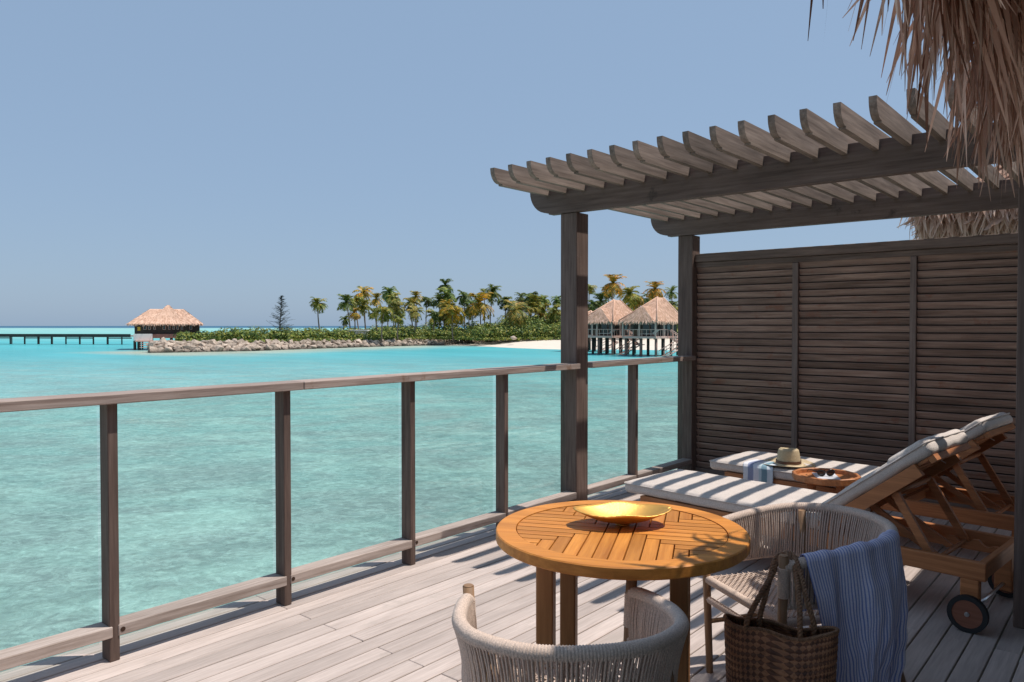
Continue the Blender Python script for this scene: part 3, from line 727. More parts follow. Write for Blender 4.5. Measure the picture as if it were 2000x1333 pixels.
# water bungalows, parallel to our own villa
def bungalow(u, d, lab, ridge=4.75, sx=6.9, sy=5.0, seed=0, stairs=True, cf=.70):
    rnd = random.Random(40 + seed); p = at(u, d, 0); x0, y0 = p.x, p.y
    v = empty('water_bungalow', (x0 + sx / 2, y0 + sy / 2, -2), 0, lab, 'bungalow', 'thatched water bungalows')
    I = Matrix.Identity(4)
    mb = MB(); hip_roof(mb, x0, x0 + sx, y0, y0 + sy, 2.05, ridge, .65, rnd, 500, I, cx=x0 + sx * cf)
    hip_roof(mb, x0 - .2, x0 + sx * .62, y0 + .3, y0 + sy - .3, 2.0, 2.05 + (ridge - 2.05) * .62, .9, rnd, 260, I, fringe=False)
    rf = mb.build('roof', M_farthatch, v)
    for e_ in ((x0, y0), (x0 + sx, y0), (x0, y0 + sy)):
        MB().tube([(e_[0], e_[1], 2.1), (x0 + sx * cf + (-.65 if e_[0] == x0 else .65), y0 + sy / 2, ridge + .03)], .09, 6).build('ridge_cap', M_farthatch, rf)
    MB().box(x0 + 2.4, x0 + sx - .6, y0 + .9, y0 + sy - .5, .32, 2.05, .02).build('wall', M_darkwall, v)
    MB().box(x0 + 2.3, x0 + 2.38, y0 + 3.3, y0 + sy - .6, .32, 1.15, .01).build('wall_panel', M_brownpanel, v)
    for k in range(2):
        w = MB().box(x0 + 2.33, x0 + 2.39, y0 + 1.2 + k * 1.05, y0 + 2.15 + k * 1.05, .45, 1.9, .01).build('glass_door', M_greywood, v)
        MB().box(x0 + 2.31, x0 + 2.325, y0 + 1.28 + k * 1.05, y0 + 2.07 + k * 1.05, .52, 1.82, .004).build('pane', M_winglass, w)
    w = MB().box(x0 + 3.2, x0 + 4.6, y0 + .83, y0 + .89, .9, 1.8, .01).build('window', M_greywood, v)
    MB().box(x0 + 3.28, x0 + 4.52, y0 + .81, y0 + .825, .96, 1.74, .004).build('pane', M_winglass, w)
    MB().box(x0 + .3, x0 + sx - .4, y0 + .3, y0 + sy - .3, .06, .31, .02).build('deck', M_palewood, v)
    for (px_, py_) in ((.4, .4), (.4, 2.5), (.4, 4.7), (2.3, .4), (4.4, .4)):
        MB().box(x0 + px_ - .08, x0 + px_ + .08, y0 + py_ - .08, y0 + py_ + .08, .31, 2.05, .01).build('veranda_post', M_palewood, v)
    for a, b in (((.4, .4), (.4, sy - .5)), ((.4, .4), (3.2, .4))):
        r_ = MB().tube([(x0 + a[0], y0 + a[1], 1.08), (x0 + b[0], y0 + b[1], 1.08)], .045, 5).build('handrail', M_palewood, v)
        L = math.hypot(b[0] - a[0], b[1] - a[1]); n = int(L / .55)
        bm_ = MB()
        for k in range(n + 1):
            t = k / n; xx = x0 + a[0] + (b[0] - a[0]) * t; yy = y0 + a[1] + (b[1] - a[1]) * t
            bm_.box(xx - .025, xx + .025, yy - .025, yy + .025, .31, 1.07, .004)
        bm_.build('balusters', M_palewood, r_, kind='stuff')
    # white lounger cushions seen on the veranda as fittings of the far house
    for px_ in (.9, 2.6, 4.4, 6.0):
        for py_ in (.6, 2.6, 4.6):
            MB().tube([(x0 + px_, y0 + py_, -2.6), (x0 + px_, y0 + py_, .08)], .16, 8).build('stilt', M_greywood if px_ < 1 else M_darkwall, v)
    if stairs:
        # upper flight along -Y side then lower flight to the water along +Y
        A = Vector((x0 + 3.3, y0 + .2, .2)); B = Vector((x0 + 4.5, y0 - .9, -.75)); C_ = Vector((x0 + 1.5, y0 + .25, -2.2))
        for (a, b, nm) in ((A, B, 'upper'), (B, C_, 'lower')):
            dr = (b - a); hz = Vector((dr.x, dr.y, 0)).normalized(); sd = Vector((-hz.y, hz.x, 0)) * .45
            f = MB().tube([a - sd, b - sd], .07, 5).tube([a + sd, b + sd], .07, 5).build('stair_stringer', M_palewood, v)
            g = MB().tube([a - sd + Vector((0, 0, .85)), b - sd + Vector((0, 0, .85))], .05, 5).tube([a + sd + Vector((0, 0, .85)), b + sd + Vector((0, 0, .85))], .05, 5)
            for k in range(4):
                q = a.lerp(b, k / 3.0)
                for s_ in (-1, 1): g.tube([q + sd * s_, q + sd * s_ + Vector((0, 0, .85))], .035, 4)
            g.build('stair_rail', M_palewood, v)
            n = 4 if nm == 'upper' else 8
            for k in range(n):
                q = a.lerp(b, (k + .5) / n); Mq = Matrix.Translation(q) @ Matrix.Rotation(math.atan2(hz.y, hz.x), 4, 'Z')
                MB().box(-.15, .15, -.44, .44, -.03, .03, .005, Mq).build('tread', M_palewood, v)
        MB().box(B.x - .55, B.x + .55, B.y - .5, B.y + .5, B.z - .1, B.z, .01).build('stair_landing', M_palewood, v)
    return v, x0, y0
vA = bungalow(1197, 90, 'thatched water bungalow, left of the two clearly seen between the pergola posts', seed=0)
vB = bungalow(1283, 85, 'water bungalow nearest the rear pergola post, its thatched ridge cut by that post', ridge=4.9, seed=1, cf=.76)
vC = bungalow(1158, 101, 'low roofed water bungalow mostly hidden behind the front pergola post', ridge=3.55, seed=2, sx=5.6)
for v, x0, y0 in (vA, vB):
    fab = MB(); Mq = Matrix.Translation(Vector((x0 + 1.2, y0 + 1.0, .35)))
    tg = empty('veranda_lounger', (x0 + 1.2, y0 + 1.0, .31), 0, ('white' if v is vA[0] else 'pale') + ' lounger on the veranda of the ' + ('left' if v is vA[0] else 'right') + ' water bungalow', 'lounger', 'far loungers on bungalow verandas')
    MB().box(-.3, .3, 0, 1.7, .22, .32, .02).build('seat', M_cush, tg, True)
    MB().prism([(0, .32), (-.55, .75), (-.5, .82), (.08, .40)], 'x', -.3, .3).build('backrest', M_cush, tg, True)
    for yy in (.1, 1.5): MB().box(-.28, .28, yy, yy + .06, 0, .22, .01).build('leg', M_greywood, tg, True)

# ------------------------------------------------------------ our deck
DK_ = empty('deck', (0, 0, 0)); DK_['kind'] = 'structure'
PW = .105; rnd = random.Random(2)
meshes = {}
def board_mesh(L, v):
    k = (round(L, 3), v)
    if k not in meshes: meshes[k] = MB().box(0, L, 0, PW - .0072, -.026, 0, .0028).mesh('board', M_deck)
    return meshes[k]
row = 0; y = 3.80 - PW
while y > -1.8:
    jx = [2.28, 5.96] if row % 2 == 0 else [.45, 4.12]
    xs = [-2.2] + jx + [8.2]
    for a, b in zip(xs, xs[1:]):
        inst('board', board_mesh(b - a - .003, 0), DK_, (a, y, rnd.uniform(-.0012, .0012)))
    y -= PW; row += 1
MB().box(-2.2, 8.2, 3.735, 3.79, -.24, -.035, .004).build('fascia', M_rail, DK_)
js = MB()
for k in range(19): js.box(-2.1 + k * .56, -2.05 + k * .56, -1.9, 3.72, -.2, -.032, .003)
js.build('joists', M_post, DK_, kind='stuff')
for x in (-1.5, 1.2, 3.9, 6.6):
    for yy in (3.3, .2): MB().tube([(x, yy, -2.8), (x, yy, -.2)], .13, 12).build('pile', M_greywood, DK_)

# railing
RL = empty('deck_railing', (3, 3.56, 0), 0, 'weathered timber railing with glass infill along the seaward deck edge', 'railing')
pm = MB().box(0, .044, 0, .085, 0, 1.156, .003).mesh('post', M_post)
PX = [-1.30, -.40, .50, 1.40, 2.29, 3.19, 4.09, 5.89]
for x in PX: inst('post', pm, RL, (x, 3.524, 0))
MB().box(-1.6, 2.388, 3.482, 3.627, 1.156, 1.200, .004).build('handrail', M_rail, RL)
MB().box(2.391, 4.973, 3.482, 3.627, 1.156, 1.200, .004).build('handrail', M_rail, RL)
MB().box(5.142, 6.973, 3.482, 3.627, 1.156, 1.200, .004).build('handrail', M_rail, RL)
ends = [(-1.6, -1.3), (-1.26, -.385), (-.36, .515), (.54, 1.412), (1.436, 2.302), (2.326, 3.202), (3.226, 4.102), (4.126, 4.975), (5.14, 5.902), (5.93, 6.975)]
for a, b in ends:
    MB().box(a, b, 3.519, 3.622, .110, .160, .003).build('lower_rail', M_lowrail, RL)
mg, nt, b = newmat('railing glass')
nt.nodes.remove(b)
tr = N(nt, 'ShaderNodeBsdfTransparent'); tr.inputs[0].default_value = (.93, .97, .955, 1)
gl = N(nt, 'ShaderNodeBsdfGlossy'); gl.inputs['Roughness'].default_value = .03
fr = N(nt, 'ShaderNodeFresnel'); fr.inputs[0].default_value = 1.45
mx = N(nt, 'ShaderNodeMixShader'); nt.links.new(math_(nt, 'MULTIPLY', fr.outputs[0], .10), mx.inputs[0]); nt.links.new(tr.outputs[0], mx.inputs[1]); nt.links.new(gl.outputs[0], mx.inputs[2])
nt.links.new(mx.outputs[0], nt.nodes['Material Output'].inputs['Surface'])
for a, b in zip([-.355, .545, 1.446, 2.336, 3.236, 4.136, 5.15, 5.936], [.495, 1.395, 2.285, 3.185, 4.085, 4.965, 5.885, 6.97]):
    MB().box(a, b, 3.626, 3.634, .055, 1.15, .001).build('glass_pane', mg, RL)
mk = plain('dark knot', (.045, .022, .012), .9)
for x in (1.455, 2.34, 3.238):
    MB().tube([(x, 3.5195, .137), (x, 3.5175, .137)], .011, 10).build('knot', mk, RL)

# ------------------------------------------------------------ pergola
PG = empty('pergola', (5, 3.6, 0), 0, 'weathered timber pergola with two long beams and round nosed rafters over the loungers', 'pergola')
MB().box(4.975, 5.14, 3.524, 3.684, 0, 2.41, .004).build('post', M_post, PG)
MB().box(6.975, 7.14, 3.524, 3.684, 0, 2.41, .004).build('post', M_post, PG)
def noseY(y_tip, y_end, zb, zt, r):
    p = [(y_tip, zt), (y_tip, zt - .012)]
    for k in range(1, 9):
        a = math.pi / 2 * k / 8
        p.append((y_tip - r * (1 - math.cos(a)), zt - .012 - (zt - zb - .028) * math.sin(a)))
    p += [(y_tip - r - .018, zb + .014), (y_tip - r - .018, zb), (y_end, zb), (y_end, zt)]
    return p
MB().prism(noseY(3.99, -.6, 2.412, 2.63, .18), 'x', 4.958, 5.03).build('beam', M_beamY, PG)
MB().prism(noseY(3.99, -.6, 2.412, 2.63, .18), 'x', 6.955, 7.03).build('beam', M_beamY, PG)
pr = []
zt, zb, r_ = 2.688, 2.566, .085
pr = [(0, zt), (0, zt - .008)] + [(r_ * (1 - math.cos(math.pi / 2 * k / 8)), zt - .008 - (zt - zb - .02) * math.sin(math.pi / 2 * k / 8)) for k in range(1, 9)] + [(r_ + .01, zb + .012), (r_ + .01, zb)]
LR = 3.55
pr += [(LR - a, b) for a, b in pr[::-1]]
rme = MB().prism(pr, 'y', 0, -.040).mesh('rafter', M_rafter)
for k in range(23):
    yl = 3.825 - .1792 * k
    inst('rafter', rme, PG, (4.275 - .008 * (k) * .55, yl, 0), (0, 0, random.uniform(-.002, .002)))

# louvred screen
SC = empty('louvred_screen', (7.05, 2, 0), 0, 'tall dark timber louvred privacy screen behind the loungers', 'screen')
MB().box(7.02, 7.16, -.3, 3.520, 2.140, 2.222, .004).build('cap_rail', M_caprail, SC)
MB().box(7.045, 7.14, -.3, 3.520, 2.086, 2.137, .003).build('top_rail', M_caprail, SC)
MB().box(7.045, 7.14, -.3, 3.520, .0, .065, .003).build('bottom_rail', M_caprail, SC)
for y0, y1 in ((2.497, 2.549), (1.513, 1.561), (.53, .578), (-.3, -.25)):
    MB().box(7.040, 7.142, y0, y1, .067, 2.084, .003).build('stile', M_stile, SC)
for (y0, y1) in ((2.551, 3.519), (1.563, 2.495), (.58, 1.511), (-.248, .528)):
    L = y1 - y0
    Ms = Matrix.Rotation(R(66), 4, 'Y')
    sm = MB().box(-.0305, .0305, 0, L, -.006, .006, .0025, Ms).mesh('slat', M_slat)
    MB().box(7.118, 7.130, y0, y1, .067, 2.084, .002).build('gap_shade_sheet', M_darkwall, SC)  # added dark sheet standing in for the shade between slats, also stops sun
    z = .098
    while z < 2.075:
        inst('slat', sm, SC, (7.078, y0, z), (0, R(random.uniform(-2.2, 2.2)), 0)); z += .0655

# villa corner post on the right and the thatched eave above us
PR = MB().box(4.473, 4.64, .345, .511, 0, 3.0, .004).build('villa_post', M_post, None)
tag(PR, 'thick grey timber post at the right edge of the deck, holding the thatched eave', 'post')
EV = empty('villa_roof', (2, .4, 2.7), 0, 'overhanging dry palm thatch eave hanging in from the upper right corner', 'thatched roof')
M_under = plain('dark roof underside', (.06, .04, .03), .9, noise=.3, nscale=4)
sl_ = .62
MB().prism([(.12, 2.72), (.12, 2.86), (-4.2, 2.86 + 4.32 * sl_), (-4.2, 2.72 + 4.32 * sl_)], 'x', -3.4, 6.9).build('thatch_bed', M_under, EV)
MB().box(-3.4, 6.9, .05, .115, 2.64, 2.715, .004).build('eave_beam', M_lowrail, EV)
MB().box(4.475, 4.62, -1.5, .34, 2.50, 2.635, .004).build('barge_board', M_lowrail, EV)
def leaf_pts(L, w, rnd, curl, droop):
    pts = []; p = Vector((0, 0, 0)); a = .22; side0 = rnd.uniform(-.25, .25)
    n = 8
    for k in range(n + 1):
        t = k / n
        wd = w * (.35 + .65 * min(1, t * 4)) * (1 - t ** 2.2) + .0008
        tw = curl * t
        pts.append((p.copy(), wd, tw))
        a = a + droop / n
        p = p + Vector((side0 * L / n * t, math.cos(min(a, 1.62)) * L / n, -math.sin(min(a, 1.62)) * L / n))
    return pts
def leaf_mesh(seed):
    rnd = random.Random(seed); mb = MB(); L = rnd.uniform(.60, .86); w = rnd.uniform(.009, .023)
    pts = leaf_pts(L, w, rnd, rnd.uniform(-1.4, 1.4), rnd.uniform(1.5, 2.6))
    vs = []
    for p, wd, tw in pts:
        sx_ = Vector((math.cos(tw), math.sin(tw), 0)) * wd
        up = Vector((0, 0, wd * .35))
        vs += [p - sx_, p + up, p + sx_]
    fs = []
    for k in range(len(pts) - 1):
        a = k * 3; fs += [[a, a + 1, a + 4, a + 3], [a + 1, a + 2, a + 5, a + 4]]
    mb.add(vs, fs, True); return mb.mesh('thatch_leaf', M_thatch)
LM = [leaf_mesh(300 + i) for i in range(16)]
rnd = random.Random(17); leaves = []
from mathutils import Euler
for i in range(3000):
    x = 4.68 - (rnd.random() ** 1.05) * 3.2
    up = rnd.random()
    yb = .30 - up * .30; zb_ = 2.80 + up * .17
    Ls = rnd.uniform(.72, 1.12)
    rz = rnd.gauss(.50, .42); rx = rnd.gauss(-.02, .24)
    if x < 1.75: rz += .35
    Ls = Ls * (.87 + .13 * min(1, max(0, (x - 1.4) / 2.4)))
    leaves.append((x, yb, zb_, rx, rz, Ls))
for i in range(420):                     # lower bunch near the corner post
    x = 4.66 - rnd.random() * 1.0
    leaves.append((x, .26 - rnd.random() * .24, 2.66 + rnd.random() * .16, rnd.gauss(-.1, .2), rnd.gauss(.35, .45), rnd.uniform(.6, .95)))
for i in range(170):                     # thin outer tips along the near run of the eave
    x = 1.62 + rnd.random() * 1.1
    leaves.append((x, .27 - rnd.random() * .18, 2.78 + rnd.random() * .12, rnd.gauss(0, .16), rnd.gauss(.75, .35), rnd.uniform(.88, 1.06)))
leaves.sort(key=lambda l: math.hypot(l[0], l[1]) - l[1] * 2)
st = MB()
for i, (x, yb, zb_, rx, rz, Ls) in enumerate(leaves):
    me = LM[i % 16]
    if i < 298: inst('thatch_leaf', me, EV, (x, yb, zb_), (rx, 0, rz), (1.15, Ls, Ls))
    else:
        Mx = Matrix.Translation((x, yb, zb_)) @ Euler((rx, 0, rz)).to_matrix().to_4x4() @ Matrix.Diagonal((1.15, Ls, Ls, 1))
        st.add([Mx @ v.co for v in me.vertices], [list(f.vertices) for f in me.polygons], True)
st.build('thatch_fringe', M_thatch, EV, kind='stuff')

# our villa's unseen front wall, added behind the viewpoint to block skylight
VW = empty('villa', (2, -2.2, 0), 0, 'unseen dark timber front wall of our own villa, added to dim the deck', 'villa')
MB().box(-3.4, 6.9, -2.32, -2.2, 0, 3.9, .01).build('wall', M_slat, VW)
for x0 in (-2.6, -.4, 1.8, 4.0):
    f_ = MB().box(x0, x0 + 1.9, -2.198, -2.15, .05, 2.3, .006).build('glass_door', M_stile, VW)
    MB().box(x0 + .09, x0 + 1.81, -2.149, -2.140, .14, 2.21, .002).build('pane', M_winglass, f_)

# neighbour villa roof beyond the screen
NR = empty('neighbour_roof', (11.5, 1.0, 2.3), 0, 'sunlit pale thatch of the neighbouring villa showing over the louvred screen', 'thatched roof')
M_nthatch = leafmat('bleached thatch', [(.2, (.42, .24, .165)), (.5, (.66, .42, .31)), (.8, (.82, .58, .45))], .75, .35, 3.)
mb = MB(); hip_roof(mb, 11.15, 17.5, -4.0, 2.3, 2.98, 5.6, .5, random.Random(31), 1500, Matrix.Identity(4)); mb.build('thatch_bed', M_nthatch, NR)
MB().box(11.3, 17, -4, 2.05, -2.3, 2.9, .02).build('wall', M_darkwall, NR)
st = MB(); rnd = random.Random(23)
for i in range(1900):
    me = LM[rnd.randrange(16)]; yy = 2.35 - rnd.random() * 3.2
    fl = rnd.random()
    Mx = Matrix.Translation((11.42 - rnd.random() * .22, yy, 3.02 + rnd.random() * .12)) @ Euler((rnd.gauss(.75, .22), 0, math.pi / 2 + rnd.gauss(0, .45))).to_matrix().to_4x4() @ Matrix.Diagonal((1.6, .55 + .3 * fl, .7, 1))
    st.add([Mx @ v.co for v in me.vertices], [list(f.vertices) for f in me.polygons], True)
for i in range(1300):
    me = LM[rnd.randrange(16)]
    Mx = Matrix.Translation((11.22 - rnd.random() * .14, 2.35 - rnd.random() * 3.2, 3.0 + rnd.random() * .1)) @ Euler((rnd.gauss(-.25, .25), 0, math.pi / 2 + rnd.gauss(0, .5))).to_matrix().to_4x4() @ Matrix.Diagonal((1.7, .6, .75, 1))
    st.add([Mx @ v.co for v in me.vertices], [list(f.vertices) for f in me.polygons], True)
for i in range(500):
    me = LM[rnd.randrange(16)]
    Mx = Matrix.Translation((11.2 + rnd.random() * 5, 2.2 - rnd.random() * .2, 2.95 + rnd.random() * .2)) @ Euler((rnd.gauss(0, .2), 0, rnd.gauss(0, .4))).to_matrix().to_4x4() @ Matrix.Diagonal((1.6, .7, .7, 1))
    st.add([Mx @ v.co for v in me.vertices], [list(f.vertices) for f in me.polygons], True)
st.build('thatch_fringe', M_nthatch, NR, kind='stuff')

# ------------------------------------------------------------ round table
TC = Vector((2.40, 1.50, 0)); TA = AZ - R(14.5)
TB = empty('round_table', TC, TA - math.pi / 2, 'round oiled teak dining table with a slatted top in a broad ring', 'table')
# local: y = away from the camera, x = to the right
RO, RI = .462, .388
tt = MB().lathe([(RI, .748), (RO - .004, .748), (RO, .744), (RO, .712), (RO - .005, .707), (RI, .707)], 96, closed=True, smooth=False).build('tabletop', M_teakx, TB, True)
w = .051; g = .0028
def slat_poly(a, b, q0, q1):     # run along first coordinate from a to the ring
    e0 = math.sqrt(max(0, (RI - .004) ** 2 - q0 * q0)); e1 = math.sqrt(max(0, (RI - .004) ** 2 - q1 * q1))
    if max(e0, e1) < a + .004: return None
    mid = (q0 + q1) / 2; em = math.sqrt(max(0, (RI - .004) ** 2 - mid * mid))
    return [(a, q0), (max(a, e0), q0), (max(a, em), mid), (max(a, e1), q1), (a, q1)]
for i in range(8):
    for sx in (-1, 1):
        for sq in (-1, 1):
            q0, q1 = i * w + g, min((i + 1) * w - g, RI - .004)
            if q1 <= q0: continue
            P_ = slat_poly(i * w + g, 0, q0, q1)      # runs along y (towards/away)
            if P_: MB().prism([(sx * q, sq * a) for a, q in P_], 'z', .728, .7455).build('slat', M_teaky, tt, True)
            P_ = slat_poly((i + 1) * w + g, 0, q0, q1)  # runs along x
            if P_: MB().prism([(sx * a, sq * q) for a, q in P_], 'z', .728, .7455).build('slat', M_teakx, tt, True)
MB().lathe([(0, .7085), (.40, .7085), (.40, .716), (0, .716)], 64, smooth=False).build('added_gap_disc', M_teakx, TB, True)  # added disc, keeps light from below out of the slat gaps and darkens them
MB().box(-.36, .36, -.05, .05, .695, .706, .002).build('batten', M_teakx, TB, True)
MB().box(-.05, .05, -.36, -.06, .695, .706, .002).box(-.05, .05, .06, .36, .695, .706, .002).build('batten', M_teaky, TB, True)
for (dx, dy) in ((-.25, -.15), (-.22, .15), (.22, -.15), (.22, .15)):
    MB().box(dx - .031, dx + .031, dy - .031, dy + .031, 0, .706, .004).build('leg', M_teakz, TB, True)
MB().box(-.19, .19, -.17, -.13, .63, .694, .003).build('apron', M_teakx, TB, True)
MB().box(-.19, .19, .13, .17, .63, .694, .003).build('apron', M_teakx, TB, True)

# bowl
mgld, nt, b = newmat('hammered gold')
b.inputs['Base Color'].default_value = (.84, .49, .14, 1); b.inputs['Metallic'].default_value = 1; b.inputs['Roughness'].default_value = .52
tc = N(nt, 'ShaderNodeTexCoord'); n = N(nt, 'ShaderNodeTexNoise', Scale=160., Detail=3); nt.links.new(tc.outputs['Object'], n.inputs['Vector'])
bump(nt, b, n.outputs[0], .35, .003)
BW = empty('gold_bowl', at(1217, 2.86, .7485), TA - math.pi / 2 + .30, 'shallow gold metal bowl with a ragged pointed rim in the middle of the round table', 'bowl')
def bowlf(off):
    rnd = random.Random(4); rag = [rnd.uniform(-.0022, .0022) for _ in range(160)]
    def f(u, v):
        th = 2 * math.pi * u; c, s = math.cos(th), math.sin(th)
        rr = 1 / ((abs(c) / .170) ** 1.7 + (abs(s) / .130) ** 1.9) ** (1 / 1.8)
        k = int(round(u * 160)) % 160
        r = rr * v + (rag[k] if v > .97 else 0)
        z = .006 + .046 * max(0, v - .22) ** 1.5 * 1.35 + (.014 * math.cos(2 * th) ** 2 if v > .5 else 0) * (v - .5) * 1.2 + off
        if v < .22: z = .006 + off
        return (r * c, r * s, z - (.012 if off < 0 and v < .24 else 0) + .002)
    return f
mb = MB(); mb.grid(bowlf(0), 160, 14, True, False)
o_ = mb.build('shell', mgld, BW, True)
so_ = o_.modifiers.new('thick', 'SOLIDIFY'); so_.thickness = .004; so_.offset = -1
MB().lathe([(.0, .0), (.026, .0), (.028, .002), (.026, .004), (.0, .004)], 32).build('foot', mgld, BW, True)

# ------------------------------------------------------------ rope chairs
def catmull(P_, n):
    P_ = [Vector(p) for p in P_]; out = []
    P2 = [P_[0] * 2 - P_[1]] + P_ + [P_[-1] * 2 - P_[-2]]
    for i in range(1, len(P2) - 2):
        for k in range(n):
            t = k / n; a, b, c, d = P2[i - 1:i + 3]
            out.append(.5 * ((2 * b) + (c - a) * t + (2 * a - 5 * b + 4 * c - d) * t * t + (3 * b - a - 3 * c + d) * t ** 3))
    out.append(P_[-1]); return out
def resample(pts, step):
    L = [0]
    for a, b in zip(pts, pts[1:]): L.append(L[-1] + (b - a).length)
    n = max(2, int(L[-1] / step)); out = []; j = 0
    for i in range(n + 1):
        s = L[-1] * i / n
        while j < len(L) - 2 and L[j + 1] < s: j += 1
        t = (s - L[j]) / max(1e-9, L[j + 1] - L[j]); out.append(pts[j].lerp(pts[j + 1], min(1, t)))
    return out
def wrapped(mb, pts, r, pitch=.0085, amp=.0013, seg=12):
    q = resample(pts, pitch / 3); rr = [r + amp * (1 if i % 3 == 1 else -.6) for i in range(len(q))]
    mb.tube(q, rr, seg)
half = [(.272, .0, .612), (.288, .07, .628), (.306, .20, .648), (.312, .34, .664), (.275, .475, .678), (.160, .585, .686), (0, .622, .690)]
RAIL = catmull([(-x, y, z) for x, y, z in half] + [p for p in half[:-1][::-1]], 10)
halfl = [(.262, .012, .462), (.278, .09, .462), (.290, .20, .462), (.288, .34, .466), (.255, .455, .470), (.150, .548, .474), (0, .582, .476)]
LRAIL = catmull([(-x, y, z) for x, y, z in halfl] + [p for p in halfl[:-1][::-1]], 10)
def make_chair(label):
    c = empty('rope_chair', (0, 0, 0), 0, label, 'chair', 'rope chairs at the round table')
    m = MB(); wrapped(m, RAIL, .0205); m.build('arm_rail', M_rope, c, True)
    m = MB(); wrapped(m, LRAIL, .011, .008, .001, 8); m.build('lower_rail', M_rope, c, True)
    rnd = random.Random(77); m = MB(); n = 138
    A = resample(RAIL, .001); B = resample(LRAIL, .001)
    ctr = Vector((0, .28, 0))
    for i in range(n):
        t = (i + .8) / (n + .6); jit = rnd.uniform(-.0022, .0022)
        a = A[int(t * (len(A) - 1))]; b = B[min(len(B) - 1, max(0, int((t + jit) * (len(B) - 1))))]
        out = Vector((a.x, a.y - .28, 0)).normalized()
        for s_ in (1, -1):
            off = out * (.0175 * s_)
            pts = []
            sw = rnd.uniform(-.0025, .0025)
            for k in range(6):
                q = k / 5; p = a.lerp(b, q) + off * (1 - .45 * q) + out * (-.010 * math.sin(math.pi * q)) + Vector((0, 0, -.002))
                tg_ = Vector((-out.y, out.x, 0)); p += tg_ * (sw * math.sin(math.pi * q) + (.0028 if s_ > 0 else -.0028))
                pts.append(p)
            m.tube(pts, .0036, 5, cap=False)
    m.build('rope_panel', M_rope_dark, c, True, kind='stuff')
    for s_ in (-1, 1):
        MB().tube([(s_ * .238, .008, 0), (s_ * .272, .0, .655)], [.0150, .0185], 16).tube([(s_ * .2719, 0, .655), (s_ * .272, 0, .6585)], [.0185, .0150], 16, cap=True).build('leg', M_chairwood, c, True)
        m = MB(); wrapped(m, [Vector((s_ * .2655, .002, .50)), Vector((s_ * .2705, 0, .612))], .0212, .0075); m.build('leg_wrap', M_rope, c, True)
        MB().tube([(s_ * .262, .590, 0), (s_ * .245, .500, .30), (s_ * .238, .475, .672)], [.0150, .018, .015], 14).build('leg', M_chairwood, c, True)
        MB().tube([(s_ * .243, .01, .22), (s_ * .252, .53, .22)], .010, 10).build('stretcher', M_chairwood, c, True)
        m = MB(); wrapped(m, [Vector((s_ * .252, .012, .395)), Vector((s_ * .235, .49, .385))], .0165, .008); m.build('seat_rail', M_rope, c, True)
    m = MB(); wrapped(m, [Vector((-.256, .006, .400)), Vector((.256, .006, .400))], .0175, .008); m.build('seat_rail', M_rope, c, True)
    m = MB(); wrapped(m, [Vector((-.235, .49, .385)), Vector((.235, .49, .385))], .0165, .008); m.build('seat_rail', M_rope, c, True)
    m = MB(); wrapped(m, [Vector((-.247, .006, .315)), Vector((.247, .006, .315))], .0140, .008); m.build('front_stretcher', M_rope, c, True)
    m = MB(); nx, ny = 36, 34
    def sz(x, y): return .402 - .014 * (1 - (x / .25) ** 2) * math.sin(math.pi * max(0, min(1, y / .49))) + .010
    for j in range(ny):
        y = .02 + (j + .5) / ny * .46; pts = []
        for k in range(2 * nx + 1):
            x = -.248 + .496 * k / (2 * nx); pts.append((x, y, sz(x, y) + .0022 * (1 if (k // 2 + j) % 2 else -1)))
        m.tube(pts, .0040, 5, cap=False, flat=.6)
    for i in range(nx):
        x = -.245 + (i + .5) / nx * .49; pts = []
        for k in range(2 * ny + 1):
            y = .01 + .478 * k / (2 * ny); pts.append((x, y, sz(x, y) + .0022 * (-1 if (k // 2 + i) % 2 else 1)))
        m.tube(pts, .0036, 5, cap=False, flat=.6)
    m.build('woven_seat', M_rope, c, True, kind='stuff')
    return c
c1 = make_chair('beige rope armchair nearest the camera, seen from behind and cut by the bottom edge')
c1.location = (1.975, 1.500, 0); c1.rotation_euler = (0, 0, math.atan2(-.728, -.690) - math.pi / 2)
c2 = copy_tree(c1)
c2['label'] = 'beige rope armchair right of the round table, carrying the striped shirt and the straw bag'
c2.location = (2.905, 1.25, 0); c2.rotation_euler = (0, 0, math.atan2(-.542, .84) - math.pi / 2)
M2 = Matrix.Translation(c2.location) @ Matrix.Rotation(c2.rotation_euler.z, 4, 'Z')

